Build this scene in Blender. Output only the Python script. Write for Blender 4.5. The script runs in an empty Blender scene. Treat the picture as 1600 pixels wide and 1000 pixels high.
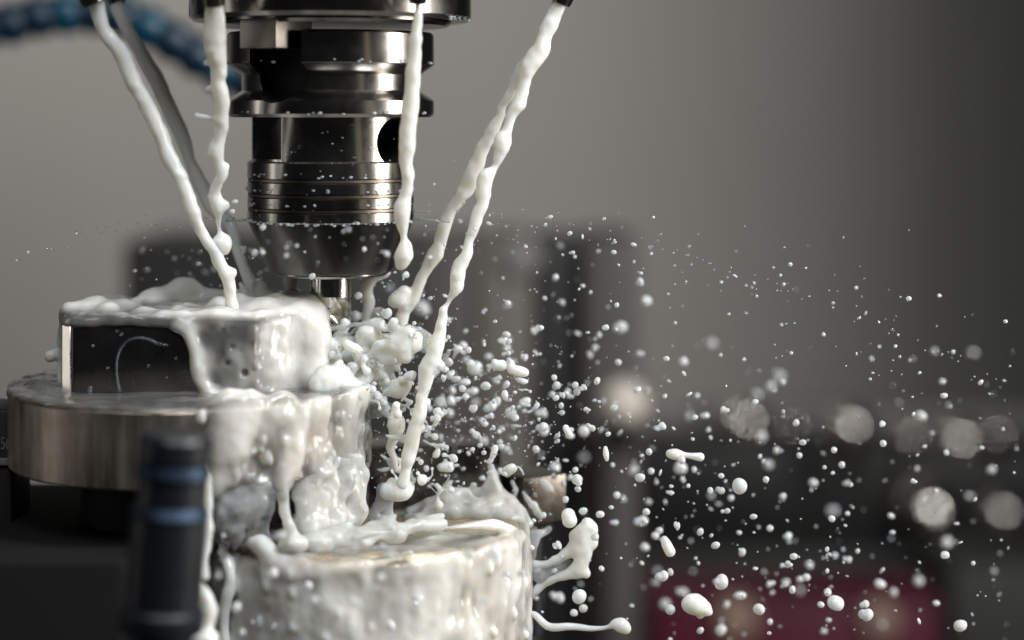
import bpy, bmesh, math, random
import numpy as np
from mathutils import Vector, Matrix

random.seed(7)
rng = np.random.default_rng(11)
scn = bpy.context.scene
COL = scn.collection
R = math.radians

# ------------------------------------------------------------------ scale
# The scene is laid out in steps of 0.2 mm (one step = one photo pixel at the tool's depth).
S = 0.0002            # metres per step
DP = 3000.0           # camera distance in steps (0.6 m)
YH = 180.0            # picture row of the camera's eye level


def P(px, py, d=0.0):
    k = 1.0 + d / DP
    return Vector(((px - 800.0) * k, d, (YH - py) * k))


def K(d):
    return 1.0 + d / DP


# ------------------------------------------------------------------ camera
cam_d = bpy.data.cameras.new('camera')
cam = bpy.data.objects.new('camera', cam_d)
COL.objects.link(cam)
cam.location = (0, -DP * S, 0)
cam.rotation_euler = (R(90), 0, 0)
cam_d.sensor_width = 36.0
cam_d.lens = 36.0 * DP / 1600.0
cam_d.shift_y = -(500.0 - YH) / 1600.0
cam_d.clip_start = 0.01
cam_d.clip_end = 50.0
cam_d.dof.use_dof = True
cam_d.dof.focus_distance = (DP - 75.0) * S
cam_d.dof.aperture_fstop = 4.0
scn.camera = cam

# ------------------------------------------------------------------ world and lamps
world = bpy.data.worlds.new('World')
scn.world = world
world.use_nodes = True
bg = world.node_tree.nodes['Background']
bg.inputs['Color'].default_value = (0.9, 0.95, 1.0, 1)
bg.inputs['Strength'].default_value = 0.012


def area(name, loc, target, w, h, power, col=(1, 1, 1)):
    l = bpy.data.lights.new(name, 'AREA')
    l.shape = 'RECTANGLE'
    l.size = w
    l.size_y = h
    l.energy = power
    l.color = col
    o = bpy.data.objects.new(name, l)
    COL.objects.link(o)
    o.location = loc
    o.rotation_euler = (Vector(target) - Vector(loc)).to_track_quat('-Z', 'Y').to_euler()
    o['kind'] = 'helper'
    return o


area('window_lamp', (0.78, -0.15, 0.08), (-0.05, 0, -0.05), 0.22, 0.52, 7.4, (1.0, 0.94, 0.87))
area('ceiling_lamp', (0.60, -0.42, 0.62), (-0.03, -0.02, -0.08), 0.36, 0.36, 12.5, (0.95, 0.98, 1.0))
area('front_fill', (-0.05, -0.80, 0.85), (-0.05, 0, -0.06), 0.5, 0.4, 6.6, (0.97, 0.99, 1.0))  # unseen fill, added to brighten the jets from the front
area('side_lamp', (-0.80, -0.13, 0.02), (-0.1, 0, -0.05), 0.10, 0.50, 0.35, (1.0, 0.95, 0.9))
area('cabinet_lamp', (-0.55, 0.85, 0.70), (-0.50, 1.6, 0.0), 0.15, 0.11, 3.2, (1.0, 0.97, 0.91))

scn.view_settings.view_transform = 'Standard'
scn.view_settings.look = 'None'
scn.view_settings.exposure = 0.0
scn.view_settings.gamma = 1.0
scn.view_settings.use_curve_mapping = False
scn.render.engine = 'CYCLES'
scn.cycles.use_denoising = True
scn.cycles.max_bounces = 10
scn.cycles.transmission_bounces = 8
scn.cycles.glossy_bounces = 5
scn.cycles.diffuse_bounces = 4
scn.cycles.caustics_reflective = False
scn.cycles.caustics_refractive = False
scn.cycles.sample_clamp_indirect = 4.0


# ------------------------------------------------------------------ materials
def mat(name, base, rough=0.5, metal=0.0, **kw):
    m = bpy.data.materials.new(name)
    m.use_nodes = True
    nt = m.node_tree
    b = nt.nodes['Principled BSDF']
    b.inputs['Base Color'].default_value = (*base, 1)
    b.inputs['Roughness'].default_value = rough
    b.inputs['Metallic'].default_value = metal
    for k, v in kw.items():
        b.inputs[k.replace('_', ' ')].default_value = v
    return m, nt, b


def coords(nt, scale):
    tc = nt.nodes.new('ShaderNodeTexCoord')
    mp = nt.nodes.new('ShaderNodeMapping')
    mp.inputs['Scale'].default_value = scale
    nt.links.new(tc.outputs['Object'], mp.inputs['Vector'])
    return mp.outputs['Vector']


def noise(nt, vec, scale, detail=4, rough=0.55):
    n = nt.nodes.new('ShaderNodeTexNoise')
    n.inputs['Scale'].default_value = scale
    n.inputs['Detail'].default_value = detail
    n.inputs['Roughness'].default_value = rough
    nt.links.new(vec, n.inputs['Vector'])
    return n.outputs['Fac']


def ramp(nt, fac, stops):
    r = nt.nodes.new('ShaderNodeValToRGB')
    e = r.color_ramp.elements
    e[0].position, e[0].color = stops[0][0], (*stops[0][1], 1)
    e[1].position, e[1].color = stops[-1][0], (*stops[-1][1], 1)
    for p, c in stops[1:-1]:
        x = e.new(p)
        x.color = (*c, 1)
    nt.links.new(fac, r.inputs['Fac'])
    return r.outputs['Color']


def rough_var(nt, b, fac, lo, hi):
    mr = nt.nodes.new('ShaderNodeMapRange')
    mr.inputs['To Min'].default_value = lo
    mr.inputs['To Max'].default_value = hi
    nt.links.new(fac, mr.inputs['Value'])
    nt.links.new(mr.outputs['Result'], b.inputs['Roughness'])


def bump(nt, b, fac, strength, dist):
    bp = nt.nodes.new('ShaderNodeBump')
    bp.inputs['Strength'].default_value = strength
    bp.inputs['Distance'].default_value = dist
    nt.links.new(fac, bp.inputs['Height'])
    nt.links.new(bp.outputs['Normal'], b.inputs['Normal'])


def steel(name, c0, c1, r0, r1, stretch=(60, 60, 2500), bs=0.25):
    m, nt, b = mat(name, c0, r0, 1.0)
    v = coords(nt, stretch)
    f = noise(nt, v, 1.0, 5, 0.6)
    v2 = coords(nt, (90, 90, 90))
    g = noise(nt, v2, 1.0, 6, 0.65)
    nt.links.new(ramp(nt, g, [(0.3, c0), (0.7, c1)]), b.inputs['Base Color'])
    rough_var(nt, b, g, r0, r1)
    bump(nt, b, f, bs, 0.00004)
    return m


M = {}
M['steel'] = steel('ground_steel', (0.27, 0.26, 0.245), (0.38, 0.365, 0.345), 0.10, 0.30, bs=0.15)
M['steel_dark'] = steel('dark_steel', (0.12, 0.115, 0.11), (0.18, 0.17, 0.165), 0.14, 0.26, bs=0.12)
M['nut'] = steel('nut_steel', (0.09, 0.087, 0.083), (0.15, 0.145, 0.138), 0.22, 0.36, bs=0.15)
M['stain'] = steel('stained_steel', (0.11, 0.085, 0.062), (0.24, 0.21, 0.18), 0.28, 0.5)
M['key'] = steel('key_steel', (0.24, 0.22, 0.20), (0.34, 0.31, 0.28), 0.36, 0.5, (2500, 60, 60))
M['nut_brown'] = steel('oily_nut', (0.12, 0.105, 0.09), (0.22, 0.195, 0.17), 0.2, 0.36, (300, 300, 300), 0.3)
M['carbide'] = steel('bright_carbide', (0.62, 0.60, 0.57), (0.75, 0.72, 0.68), 0.10, 0.2, (40, 40, 1800), 0.2)
M['work'] = steel('machined_block', (0.10, 0.10, 0.10), (0.16, 0.155, 0.15), 0.22, 0.34, (900, 900, 60), 0.2)
M['edge'] = steel('edge_glint', (0.75, 0.70, 0.64), (0.85, 0.80, 0.74), 0.22, 0.34, (300, 300, 60), 0.1)  # paler metal for the chamfer, so its reflection is partly put into the colour
M['black'] = mat('black_oxide_and_shade', (0.006, 0.006, 0.006), 0.6, Specular_IOR_Level=0.2)[0]  # finish of dark parts; also paints the shade inside the holder's cuts


def brushed_brown(name, stops, rough, metal):
    m, nt, b = mat(name, (0.4, 0.36, 0.3), 0.35, metal)
    f = noise(nt, coords(nt, (330, 330, 30)), 1.0, 6, 0.65)
    g = noise(nt, coords(nt, (60, 60, 60)), 1.0, 5, 0.6)
    mx = nt.nodes.new('ShaderNodeMath')
    mx.operation = 'MULTIPLY_ADD'
    mx.inputs[1].default_value = 0.5
    nt.links.new(f, mx.inputs[0])
    h = nt.nodes.new('ShaderNodeMath')
    h.operation = 'MULTIPLY'
    h.inputs[1].default_value = 0.5
    nt.links.new(g, h.inputs[0])
    nt.links.new(h.outputs[0], mx.inputs[2])
    nt.links.new(ramp(nt, mx.outputs[0], stops), b.inputs['Base Color'])
    rough_var(nt, b, f, *rough)
    bump(nt, b, f, 0.4, 0.0002)
    return m


M['disc'] = brushed_brown('oily_aluminium', [(0.32, (0.20, 0.165, 0.13)), (0.5, (0.40, 0.35, 0.295)), (0.68, (0.60, 0.53, 0.46))], (0.30, 0.55), 1.0)
M['warm_alu'] = brushed_brown('wet_cast_aluminium', [(0.30, (0.20, 0.17, 0.14)), (0.5, (0.52, 0.40, 0.27)), (0.70, (0.76, 0.65, 0.50))], (0.25, 0.45), 0.6)  # warm metal tone, with a warm reflection worked into the base colour



def milk(name, base, opacity=1.0, glow=0.35, rough=0.045, sss=0.0045, bmp=(260, 260, 260), bs=0.06, by_thickness=None):
    """Milky emulsion: scattering body that light also passes through, over a clear glossy water film.
    opacity: how much emulsion there is (1 = thick); by_thickness = (thin, thick, lo, hi) reads it from the film's thickness."""
    m, nt, b = mat(name, base, rough)
    b.inputs['IOR'].default_value = 1.42
    b.inputs['Subsurface Weight'].default_value = 1.0
    b.inputs['Subsurface Radius'].default_value = (1.0, 0.82, 0.62)
    b.inputs['Subsurface Scale'].default_value = sss
    f = noise(nt, coords(nt, bmp), 1.0, 3, 0.55)
    bp = nt.nodes.new('ShaderNodeBump')
    bp.inputs['Strength'].default_value = bs
    bp.inputs['Distance'].default_value = 0.0008
    nt.links.new(f, bp.inputs['Height'])
    nt.links.new(bp.outputs['Normal'], b.inputs['Normal'])
    tl = nt.nodes.new('ShaderNodeBsdfTranslucent')
    tl.inputs['Color'].default_value = (*base, 1)
    mx = nt.nodes.new('ShaderNodeMixShader')
    mx.inputs[0].default_value = glow
    nt.links.new(b.outputs[0], mx.inputs[1])
    nt.links.new(tl.outputs[0], mx.inputs[2])
    last = mx
    if opacity < 1.0 or by_thickness:
        tr = nt.nodes.new('ShaderNodeBsdfTransparent')
        tr.inputs['Color'].default_value = (0.93, 0.95, 0.95, 1)
        gl = nt.nodes.new('ShaderNodeBsdfGlossy')
        gl.inputs['Roughness'].default_value = rough
        nt.links.new(bp.outputs['Normal'], gl.inputs['Normal'])
        fr = nt.nodes.new('ShaderNodeFresnel')
        fr.inputs['IOR'].default_value = 1.42
        nt.links.new(bp.outputs['Normal'], fr.inputs['Normal'])
        clear = nt.nodes.new('ShaderNodeMixShader')
        nt.links.new(fr.outputs[0], clear.inputs[0])
        nt.links.new(tr.outputs[0], clear.inputs[1])
        nt.links.new(gl.outputs[0], clear.inputs[2])
        full = nt.nodes.new('ShaderNodeMixShader')
        full.inputs[0].default_value = opacity
        if by_thickness:
            at = nt.nodes.new('ShaderNodeAttribute')
            at.attribute_name = 'thickness_and_shade'
            mr = nt.nodes.new('ShaderNodeMapRange')
            for k_, v_ in zip(('From Min', 'From Max', 'To Min', 'To Max'), by_thickness):
                mr.inputs[k_].default_value = v_
            nt.links.new(at.outputs['Fac'], mr.inputs['Value'])
            nt.links.new(mr.outputs['Result'], full.inputs[0])
        else:
            g2 = noise(nt, coords(nt, (150, 150, 150)), 1.0, 3, 0.5)
            mr = nt.nodes.new('ShaderNodeMapRange')
            mr.inputs['From Min'].default_value = 0.3
            mr.inputs['From Max'].default_value = 0.7
            mr.inputs['To Min'].default_value = max(0.0, opacity - 0.25)
            mr.inputs['To Max'].default_value = min(1.0, opacity + 0.25)
            nt.links.new(g2, mr.inputs['Value'])
            nt.links.new(mr.outputs['Result'], full.inputs[0])
        nt.links.new(clear.outputs[0], full.inputs[1])
        nt.links.new(mx.outputs[0], full.inputs[2])
        last = full
    nt.links.new(last.outputs[0], nt.nodes['Material Output'].inputs['Surface'])
    return m


M['milk'] = milk('milky_coolant', (0.90, 0.895, 0.84), glow=0.28)
M['milk_drop'] = milk('coolant_drop', (0.90, 0.91, 0.885), 0.72, 0.28, 0.03)
M['milk_semi'] = milk('half_clear_coolant', (0.87, 0.865, 0.82), 0.62, 0.4, 0.05, bs=0.25)
M['milk_streak'] = milk('bluish_reflection_and_beads', (0.70, 0.80, 0.88), 0.10, 0.4, 0.05)  # bluish tint of the mirrored hose, shared with the wet beads
M['milk_thin'] = milk('thin_coolant', (0.86, 0.875, 0.86), 0.38, 0.4, 0.05, bs=0.25)
M['coat'] = milk('coolant_coat', (0.87, 0.86, 0.81), 1.0, 0.22, 0.05, 0.003, (210, 210, 120), 0.5, (1.5, 14.0, 0.14, 0.93))


def painted(name, c0, c1, rough, sc=6.0):
    m, nt, b = mat(name, c0, rough)
    f = noise(nt, coords(nt, (1, 1, 1)), sc, 5, 0.6)
    nt.links.new(ramp(nt, f, [(0.3, c0), (0.7, c1)]), b.inputs['Base Color'])
    rough_var(nt, b, f, rough * 0.85, min(1, rough * 1.2))
    return m


M['wall'] = painted('cabinet_wall_paint', (0.40, 0.385, 0.355), (0.43, 0.415, 0.385), 0.6, 2.0)
M['fixture'] = painted('fixture_oxide', (0.004, 0.004, 0.004), (0.007, 0.007, 0.0065), 0.8)
M['fixture'].node_tree.nodes['Principled BSDF'].inputs['Specular IOR Level'].default_value = 0.2
M['bed'] = painted('machine_bed', (0.035, 0.035, 0.033), (0.05, 0.05, 0.047), 0.55)
M['dark_paint'] = painted('dark_machine_paint', (0.010, 0.010, 0.010), (0.016, 0.016, 0.015), 0.5)
M['column'] = painted('column_paint', (0.050, 0.046, 0.041), (0.066, 0.060, 0.054), 0.55)
M['column_light'] = painted('column_panel_paint', (0.105, 0.094, 0.082), (0.125, 0.112, 0.098), 0.55)
M['grey_rail'] = painted('grey_rail_paint', (0.16, 0.155, 0.145), (0.20, 0.195, 0.18), 0.45)
M['magenta'] = painted('magenta_plastic', (0.075, 0.002, 0.018), (0.11, 0.004, 0.028), 0.45)
M['knob_glint'] = painted('pale_knob_glint', (0.56, 0.51, 0.44), (0.60, 0.55, 0.48), 0.35)  # pale colour stands in for the bright blurred highlight on a knob
M['tan'] = painted('tan_plastic', (0.30, 0.20, 0.15), (0.36, 0.25, 0.19), 0.5)
M['chrome'] = mat('chromed_steel', (0.92, 0.88, 0.82), 0.08, 1.0)[0]
M['hose'] = painted('blue_hose_plastic', (0.001, 0.036, 0.066), (0.002, 0.050, 0.090), 0.30, 60)
M['hose_dark'] = painted('dark_blue_hose_plastic', (0.001, 0.014, 0.030), (0.002, 0.020, 0.042), 0.35, 60)
M['fitting'] = painted('blue_black_fitting', (0.003, 0.004, 0.006), (0.005, 0.007, 0.010), 0.40, 80)
M['fitting_sheen'] = mat('blue_chamfer_sheen', (0.030, 0.045, 0.068), 0.48, 1.0)[0]  # lighter blue chamfers: the light they mirror is put into their colour
M['engrave'] = mat('engraved_paint', (0.12, 0.12, 0.115), 0.7)[0]


# ------------------------------------------------------------------ object helpers
def tag(o, label=None, cat=None, group=None, kind=None):
    if label: o['label'] = label
    if cat: o['category'] = cat
    if group: o['group'] = group
    if kind: o['kind'] = kind
    return o


def link(name, me, m=None, parent=None):
    o = bpy.data.objects.new(name, me)
    COL.objects.link(o)
    if m is not None and me is not None:
        me.materials.clear()
        me.materials.append(m)
    if parent is not None:
        o.parent = parent
    return o


def empty(name, loc=(0, 0, 0)):
    o = bpy.data.objects.new(name, None)
    o.empty_display_size = 0.01
    COL.objects.link(o)
    o.location = loc
    return o


def mesh_np(name, verts, faces, smooth=True, angle=None):
    me = bpy.data.meshes.new(name)
    v = (np.asarray(verts, dtype=np.float64) * S)
    me.from_pydata(v.tolist(), [], [list(f) for f in faces])
    me.update()
    if smooth:
        me.shade_smooth()
        if angle is not None:
            me.set_sharp_from_angle(angle=R(angle))
    return me


def quads_mesh(name, verts, quads):
    me = bpy.data.meshes.new(name)
    n, q = len(verts), len(quads)
    me.vertices.add(n)
    me.vertices.foreach_set('co', (verts * S).astype(np.float32).ravel())
    me.loops.add(q * 4)
    me.loops.foreach_set('vertex_index', quads.astype(np.int32).ravel())
    me.polygons.add(q)
    me.polygons.foreach_set('loop_start', np.arange(0, q * 4, 4, dtype=np.int32))
    me.update(calc_edges=True)
    me.validate()
    me.shade_smooth()
    return me


def lathe(name, prof, seg=128, c=(0, 0, 0), axis=None, angle=28, caps=True):
    """prof: (r, z) from bottom to top; c: centre in steps; axis: rotation matrix."""
    vs, fs = [], []
    n = len(prof)
    for r, z in prof:
        for i in range(seg):
            a = 2 * math.pi * i / seg
            vs.append(Vector((r * math.cos(a), r * math.sin(a), z)))
    for j in range(n - 1):
        for i in range(seg):
            k = (i + 1) % seg
            fs.append((j * seg + i, j * seg + k, (j + 1) * seg + k, (j + 1) * seg + i))
    if caps:
        fs.append(tuple(reversed(range(seg))))
        fs.append(tuple((n - 1) * seg + i for i in range(seg)))
    if axis is not None:
        vs = [axis @ v for v in vs]
    vs = [v + Vector(c) for v in vs]
    return mesh_np(name, vs, fs, True, angle)


def prism(name, poly, z0, z1, bev=3.0, seg=2, angle=35):
    bm = bmesh.new()
    lo = [bm.verts.new((x, y, z0)) for x, y in poly]
    hi = [bm.verts.new((x, y, z1)) for x, y in poly]
    n = len(poly)
    bm.faces.new(list(reversed(lo)))
    bm.faces.new(hi)
    for i in range(n):
        k = (i + 1) % n
        bm.faces.new((lo[i], lo[k], hi[k], hi[i]))
    bmesh.ops.recalc_face_normals(bm, faces=bm.faces)
    if bev:
        bmesh.ops.bevel(bm, geom=list(bm.edges), offset=bev, segments=seg, affect='EDGES', profile=0.6)
    for v in bm.verts:
        v.co *= S
    me = bpy.data.meshes.new(name)
    bm.to_mesh(me)
    bm.free()
    me.shade_smooth()
    me.set_sharp_from_angle(angle=R(angle))
    return me


def box(name, x0, x1, y0, y1, z0, z1, bev=3.0, seg=2):
    return prism(name, [(x0, y0), (x1, y0), (x1, y1), (x0, y1)], z0, z1, bev, seg)


def boolean_cut(me, cutters, name, angle=28):
    o = link('cut_target', me)
    cs = []
    for c in cutters:
        co = link('cutter', c)
        md = o.modifiers.new('b', 'BOOLEAN')
        md.operation = 'DIFFERENCE'
        md.object = co
        md.solver = 'EXACT'
        if c.materials:
            md.material_mode = 'TRANSFER'
        cs.append(co)
    dg = bpy.context.evaluated_depsgraph_get()
    dg.update()
    res = bpy.data.meshes.new_from_object(o.evaluated_get(dg))
    res.name = name
    for x in [o] + cs:
        bpy.data.objects.remove(x)
    res.shade_smooth()
    res.set_sharp_from_angle(angle=R(angle))
    return res


def xform(me, mtx):
    me.transform(mtx)
    return me


# ------------------------------------------------------------------ liquid surfaces: signed distance grids + surface nets
LAT = rng.random((32, 32, 32)).astype(np.float32) * 2 - 1


def noise3(x, y, z, scale, off=0.0):
    out = 0
    fs, ii = [], []
    for a in (x, y, z):
        q = a / scale + off + 100.0
        i = np.floor(q).astype(np.int32)
        f = (q - i).astype(np.float32)
        fs.append(f * f * (3 - 2 * f))
        ii.append(i)
    for dx in (0, 1):
        wx = fs[0] if dx else 1 - fs[0]
        for dy in (0, 1):
            wy = fs[1] if dy else 1 - fs[1]
            for dz in (0, 1):
                wz = fs[2] if dz else 1 - fs[2]
                out = out + wx * wy * wz * LAT[(ii[0] + dx) & 31, (ii[1] + dy) & 31, (ii[2] + dz) & 31]
    return out


def smin(a, b, k):
    h = np.clip(0.5 + 0.5 * (b - a) / k, 0, 1)
    return b * (1 - h) + a * h - k * h * (1 - h)


def smax(a, b, k):
    return -smin(-a, -b, k)


class Field:
    def __init__(self, lo, hi, h):
        self.h = h
        self.lo = np.array(lo, dtype=np.float64)
        n = np.ceil((np.array(hi) - self.lo) / h).astype(int) + 1
        self.n = n
        self.phi = np.full(n, 60.0, dtype=np.float32)
        self.ax = [(self.lo[i] + np.arange(n[i]) * h).astype(np.float32) for i in range(3)]

    def grid(self, sl=(slice(None),) * 3):
        return (self.ax[0][sl[0]][:, None, None], self.ax[1][sl[1]][None, :, None], self.ax[2][sl[2]][None, None, :])

    def sub(self, c0, c1):
        sl = []
        for i in range(3):
            a = max(0, int((c0[i] - self.lo[i]) / self.h) - 1)
            b = min(self.n[i], int((c1[i] - self.lo[i]) / self.h) + 3)
            if b <= a:
                return None
            sl.append(slice(a, b))
        return tuple(sl)

    def add(self, f, sl, k):
        self.phi[sl] = smin(self.phi[sl], f, k) if k > 0 else np.minimum(self.phi[sl], f)

    def cut(self, f, sl, k):
        self.phi[sl] = smax(self.phi[sl], -f, k)

    def ball(self, p, r, k=6.0, sc=(1, 1, 1), cut=False):
        r3 = np.array(sc) * r
        m = r3.max() + 3 * k + 6
        sl = self.sub([p[i] - m for i in range(3)], [p[i] + m for i in range(3)])
        if sl is None:
            return
        x, y, z = self.grid(sl)
        q = np.sqrt(((x - p[0]) / sc[0]) ** 2 + ((y - p[1]) / sc[1]) ** 2 + ((z - p[2]) / sc[2]) ** 2)
        f = (q - r) * min(sc)
        (self.cut if cut else self.add)(f, sl, k)

    def tube(self, pts, k=6.0, flat=None, cut=False):
        """pts: list of (Vector, r). One smooth tube through all of them (flat = y squash)."""
        pts = spline(pts)
        rm = max(r for _, r in pts)
        m = rm + 3 * k + 8
        lo = [min(p[i] for p, _ in pts) - m for i in range(3)]
        hi = [max(p[i] for p, _ in pts) + m for i in range(3)]
        sl = self.sub(lo, hi)
        if sl is None:
            return
        tmp = np.full(self.phi[sl].shape, 60.0, dtype=np.float32)
        base = [s.start for s in sl]
        for (a, ra), (b, rb) in zip(pts[:-1], pts[1:]):
            mm = max(ra, rb) + 3 * k + 8
            s2 = self.sub([min(a[i], b[i]) - mm for i in range(3)], [max(a[i], b[i]) + mm for i in range(3)])
            if s2 is None:
                continue
            l2 = []
            ok = True
            for i in range(3):
                st = max(s2[i].start, sl[i].start)
                en = min(s2[i].stop, sl[i].stop)
                if en <= st:
                    ok = False
                l2.append(slice(st, en))
            if not ok:
                continue
            x, y, z = self.grid(tuple(l2))
            ab = b - a
            L2 = max(ab.length_squared, 1e-6)
            t = np.clip(((x - a[0]) * ab[0] + (y - a[1]) * ab[1] + (z - a[2]) * ab[2]) / L2, 0, 1)
            dy = (y - a[1] - t * ab[1])
            if flat:
                dy = dy / flat
            f = np.sqrt((x - a[0] - t * ab[0]) ** 2 + dy ** 2 + (z - a[2] - t * ab[2]) ** 2) - (ra + (rb - ra) * t)
            if flat and flat < 1:
                f = f * max(flat, 0.5)
            li = tuple(slice(l2[i].start - base[i], l2[i].stop - base[i]) for i in range(3))
            tmp[li] = np.minimum(tmp[li], f)
        (self.cut if cut else self.add)(tmp, sl, k)

    def ripple(self, amp, scale, off=0.0, band=25.0):
        idx = np.nonzero(np.abs(self.phi) < band)
        x = self.ax[0][idx[0]]
        y = self.ax[1][idx[1]]
        z = self.ax[2][idx[2]]
        self.phi[idx] += amp * noise3(x, y, z, scale, off)

    def mesh(self, name, relax=1):
        phi = self.phi
        phi[0] = phi[-1] = 5
        phi[:, 0] = phi[:, -1] = 5
        phi[:, :, 0] = phi[:, :, -1] = 5
        ins = phi < 0
        cnt = np.zeros(self.n - 1, dtype=np.int8)
        for dx in (0, 1):
            for dy in (0, 1):
                for dz in (0, 1):
                    cnt += ins[dx:self.n[0] - 1 + dx, dy:self.n[1] - 1 + dy, dz:self.n[2] - 1 + dz]
        act = (cnt > 0) & (cnt < 8)
        ci = np.stack(np.nonzero(act), 1)
        ids = np.full(act.shape, -1, dtype=np.int64)
        ids[act] = np.arange(len(ci))
        acc = np.zeros((len(ci), 3))
        num = np.zeros(len(ci))
        corners = [(dx, dy, dz) for dx in (0, 1) for dy in (0, 1) for dz in (0, 1)]
        cv = {c: phi[ci[:, 0] + c[0], ci[:, 1] + c[1], ci[:, 2] + c[2]].astype(np.float64) for c in corners}
        for c in corners:
            for a in range(3):
                if c[a] == 0:
                    d = list(c)
                    d[a] = 1
                    va, vb = cv[c], cv[tuple(d)]
                    x = (va < 0) != (vb < 0)
                    t = np.where(x, va / np.where(x, va - vb, 1), 0)
                    pos = np.tile(np.array(c, dtype=float), (len(ci), 1))
                    pos[:, a] = t
                    acc += pos * x[:, None]
                    num += x
        v = (ci + acc / np.maximum(num, 1)[:, None]) * self.h + self.lo
        quads = []
        nx, ny, nz = self.n
        for a in range(3):
            b, c = (a + 1) % 3, (a + 2) % 3
            s0 = [slice(None)] * 3
            s1 = [slice(None)] * 3
            s0[a] = slice(0, -1)
            s1[a] = slice(1, None)
            x = ins[tuple(s0)] != ins[tuple(s1)]
            e = np.stack(np.nonzero(x), 1)
            e = e[(e[:, b] > 0) & (e[:, c] > 0) & (e[:, b] < self.n[b] - 1) & (e[:, c] < self.n[c] - 1)]
            def cell(db, dc):
                q = e.copy()
                q[:, b] += db
                q[:, c] += dc
                return ids[q[:, 0], q[:, 1], q[:, 2]]
            q4 = np.stack([cell(-1, -1), cell(0, -1), cell(0, 0), cell(-1, 0)], 1)
            inside = ins[e[:, 0], e[:, 1], e[:, 2]]
            q4[~inside] = q4[~inside][:, ::-1]
            quads.append(q4)
        q = np.concatenate(quads)
        q = q[(q >= 0).all(1)]
        for _ in range(relax):
            s = np.zeros_like(v)
            w = np.zeros(len(v))
            for i in range(4):
                for j in ((i + 1) % 4, (i + 3) % 4):
                    np.add.at(s, q[:, i], v[q[:, j]])
                    np.add.at(w, q[:, i], 1)
            v = v * 0.4 + 0.6 * s / np.maximum(w, 1)[:, None]
        return quads_mesh(name, v, q)


def film(me, dist):
    """store on every vertex the thickness that sets its opacity, in steps (distance to the solid below, lowered where shade is imitated)"""
    n = len(me.vertices)
    co = np.empty(n * 3, dtype=np.float32)
    me.vertices.foreach_get('co', co)
    co = co.reshape(-1, 3) / S
    at = me.attributes.new('thickness_and_shade', 'FLOAT', 'POINT')
    at.data.foreach_set('value', dist(co[:, 0], co[:, 1], co[:, 2]).astype(np.float32))
    return me


def block_dist(x, y, z):
    f = z - ZU
    for i in range(len(ub_poly)):
        (xa, ya), (xb, yb) = ub_poly[i], ub_poly[(i + 1) % len(ub_poly)]
        ex, ey = xb - xa, yb - ya
        f = np.maximum(f, ((x - xa) * ey - (y - ya) * ex) / math.hypot(ex, ey))
    return f


def spline(pts, step=None):
    """Catmull-Rom through (Vector, r) points."""
    if len(pts) < 3:
        return [(Vector(p), r) for p, r in pts]
    q = [np.array([*p, r]) for p, r in pts]
    q = [2 * q[0] - q[1]] + q + [2 * q[-1] - q[-2]]
    out = []
    for i in range(1, len(q) - 2):
        L = np.linalg.norm(q[i + 1][:3] - q[i][:3])
        n = max(2, int(L / 5))
        for j in range(n):
            t = j / n
            a = 0.5 * ((2 * q[i]) + (-q[i - 1] + q[i + 1]) * t + (2 * q[i - 1] - 5 * q[i] + 4 * q[i + 1] - q[i + 2]) * t * t
                       + (-q[i - 1] + 3 * q[i] - 3 * q[i + 1] + q[i + 2]) * t ** 3)
            out.append((Vector(a[:3]), max(1.2, a[3])))
    out.append((Vector(q[-2][:3]), q[-2][3]))
    return out


def pp(seq, d0=None, d1=None):
    """photo points (px, py, r[, d]) -> (Vector, radius); depth runs linearly from d0 to d1 with the row."""
    out = []
    if d0 is not None:
        ya, yb = seq[0][1], seq[-1][1]
    for s in seq:
        d = s[3] if len(s) > 3 else d0 + (d1 - d0) * ((s[1] - ya) / (yb - ya) if yb != ya else 0)
        out.append((P(s[0], s[1], d), s[2] * K(d)))
    return out


def field_for(groups, h, pad=26):
    pts = [p for g in groups for p, r in g]
    rm = max(r for g in groups for p, r in g)
    m = rm + pad
    return Field([min(p[i] for p in pts) - m for i in range(3)], [max(p[i] for p in pts) + m for i in range(3)], h)


def liquid(name, tubes, balls=(), h=2.0, m='milk', k=6.0, amp=0.0, sc=14.0, flat=None, holes=()):
    bl = [[(P(b[0], b[1], b[3]), b[2] * K(b[3]))] for b in balls]
    F = field_for(list(tubes) + bl, h)
    for t in tubes:
        F.tube(t, k, flat)
    for b in balls:
        F.ball(P(b[0], b[1], b[3]), b[2] * K(b[3]), k, b[4] if len(b) > 4 else (1, 1, 1))
    for b in holes:
        F.ball(P(b[0], b[1], b[3]), b[2] * K(b[3]), 4.0, b[4] if len(b) > 4 else (1, 1, 1), cut=True)
    if amp:
        F.ripple(amp, sc)
    return link(name, F.mesh(name), M[m])


# ================================================================== setting
# back wall of the machine cabinet: bent sheet, one panel behind the tool and a bend added on the right to dim that side
wz0, wz1 = -3400, 3200
wl = [(-9000.0, 8000.0), (-500.0, 8000.0)]
for i in range(1, 25):
    t = R(56) * i / 24
    wl.append((-500 + 4000 * math.sin(t), 8000 + 4000 * (1 - math.cos(t))))
wl.append((wl[-1][0] + 4000 * math.cos(R(56)), wl[-1][1] + 4000 * math.sin(R(56))))
nw = len(wl)
wv = [(x_, y_, z_) for z_ in (wz0, wz1) for x_, y_ in wl] + [(x_, y_ + 300, z_) for z_ in (wz0, wz1) for x_, y_ in wl]
wf = []
for i in range(nw - 1):
    wf += [(i, i + 1, nw + i + 1, nw + i), (2 * nw + i + 1, 2 * nw + i, 3 * nw + i, 3 * nw + i + 1),
           (nw + i, nw + i + 1, 3 * nw + i + 1, 3 * nw + i), (i + 1, i, 2 * nw + i, 2 * nw + i + 1)]
tag(link('wall', mesh_np('wall', wv, wf, True, 30), M['wall']), kind='structure')
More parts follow.
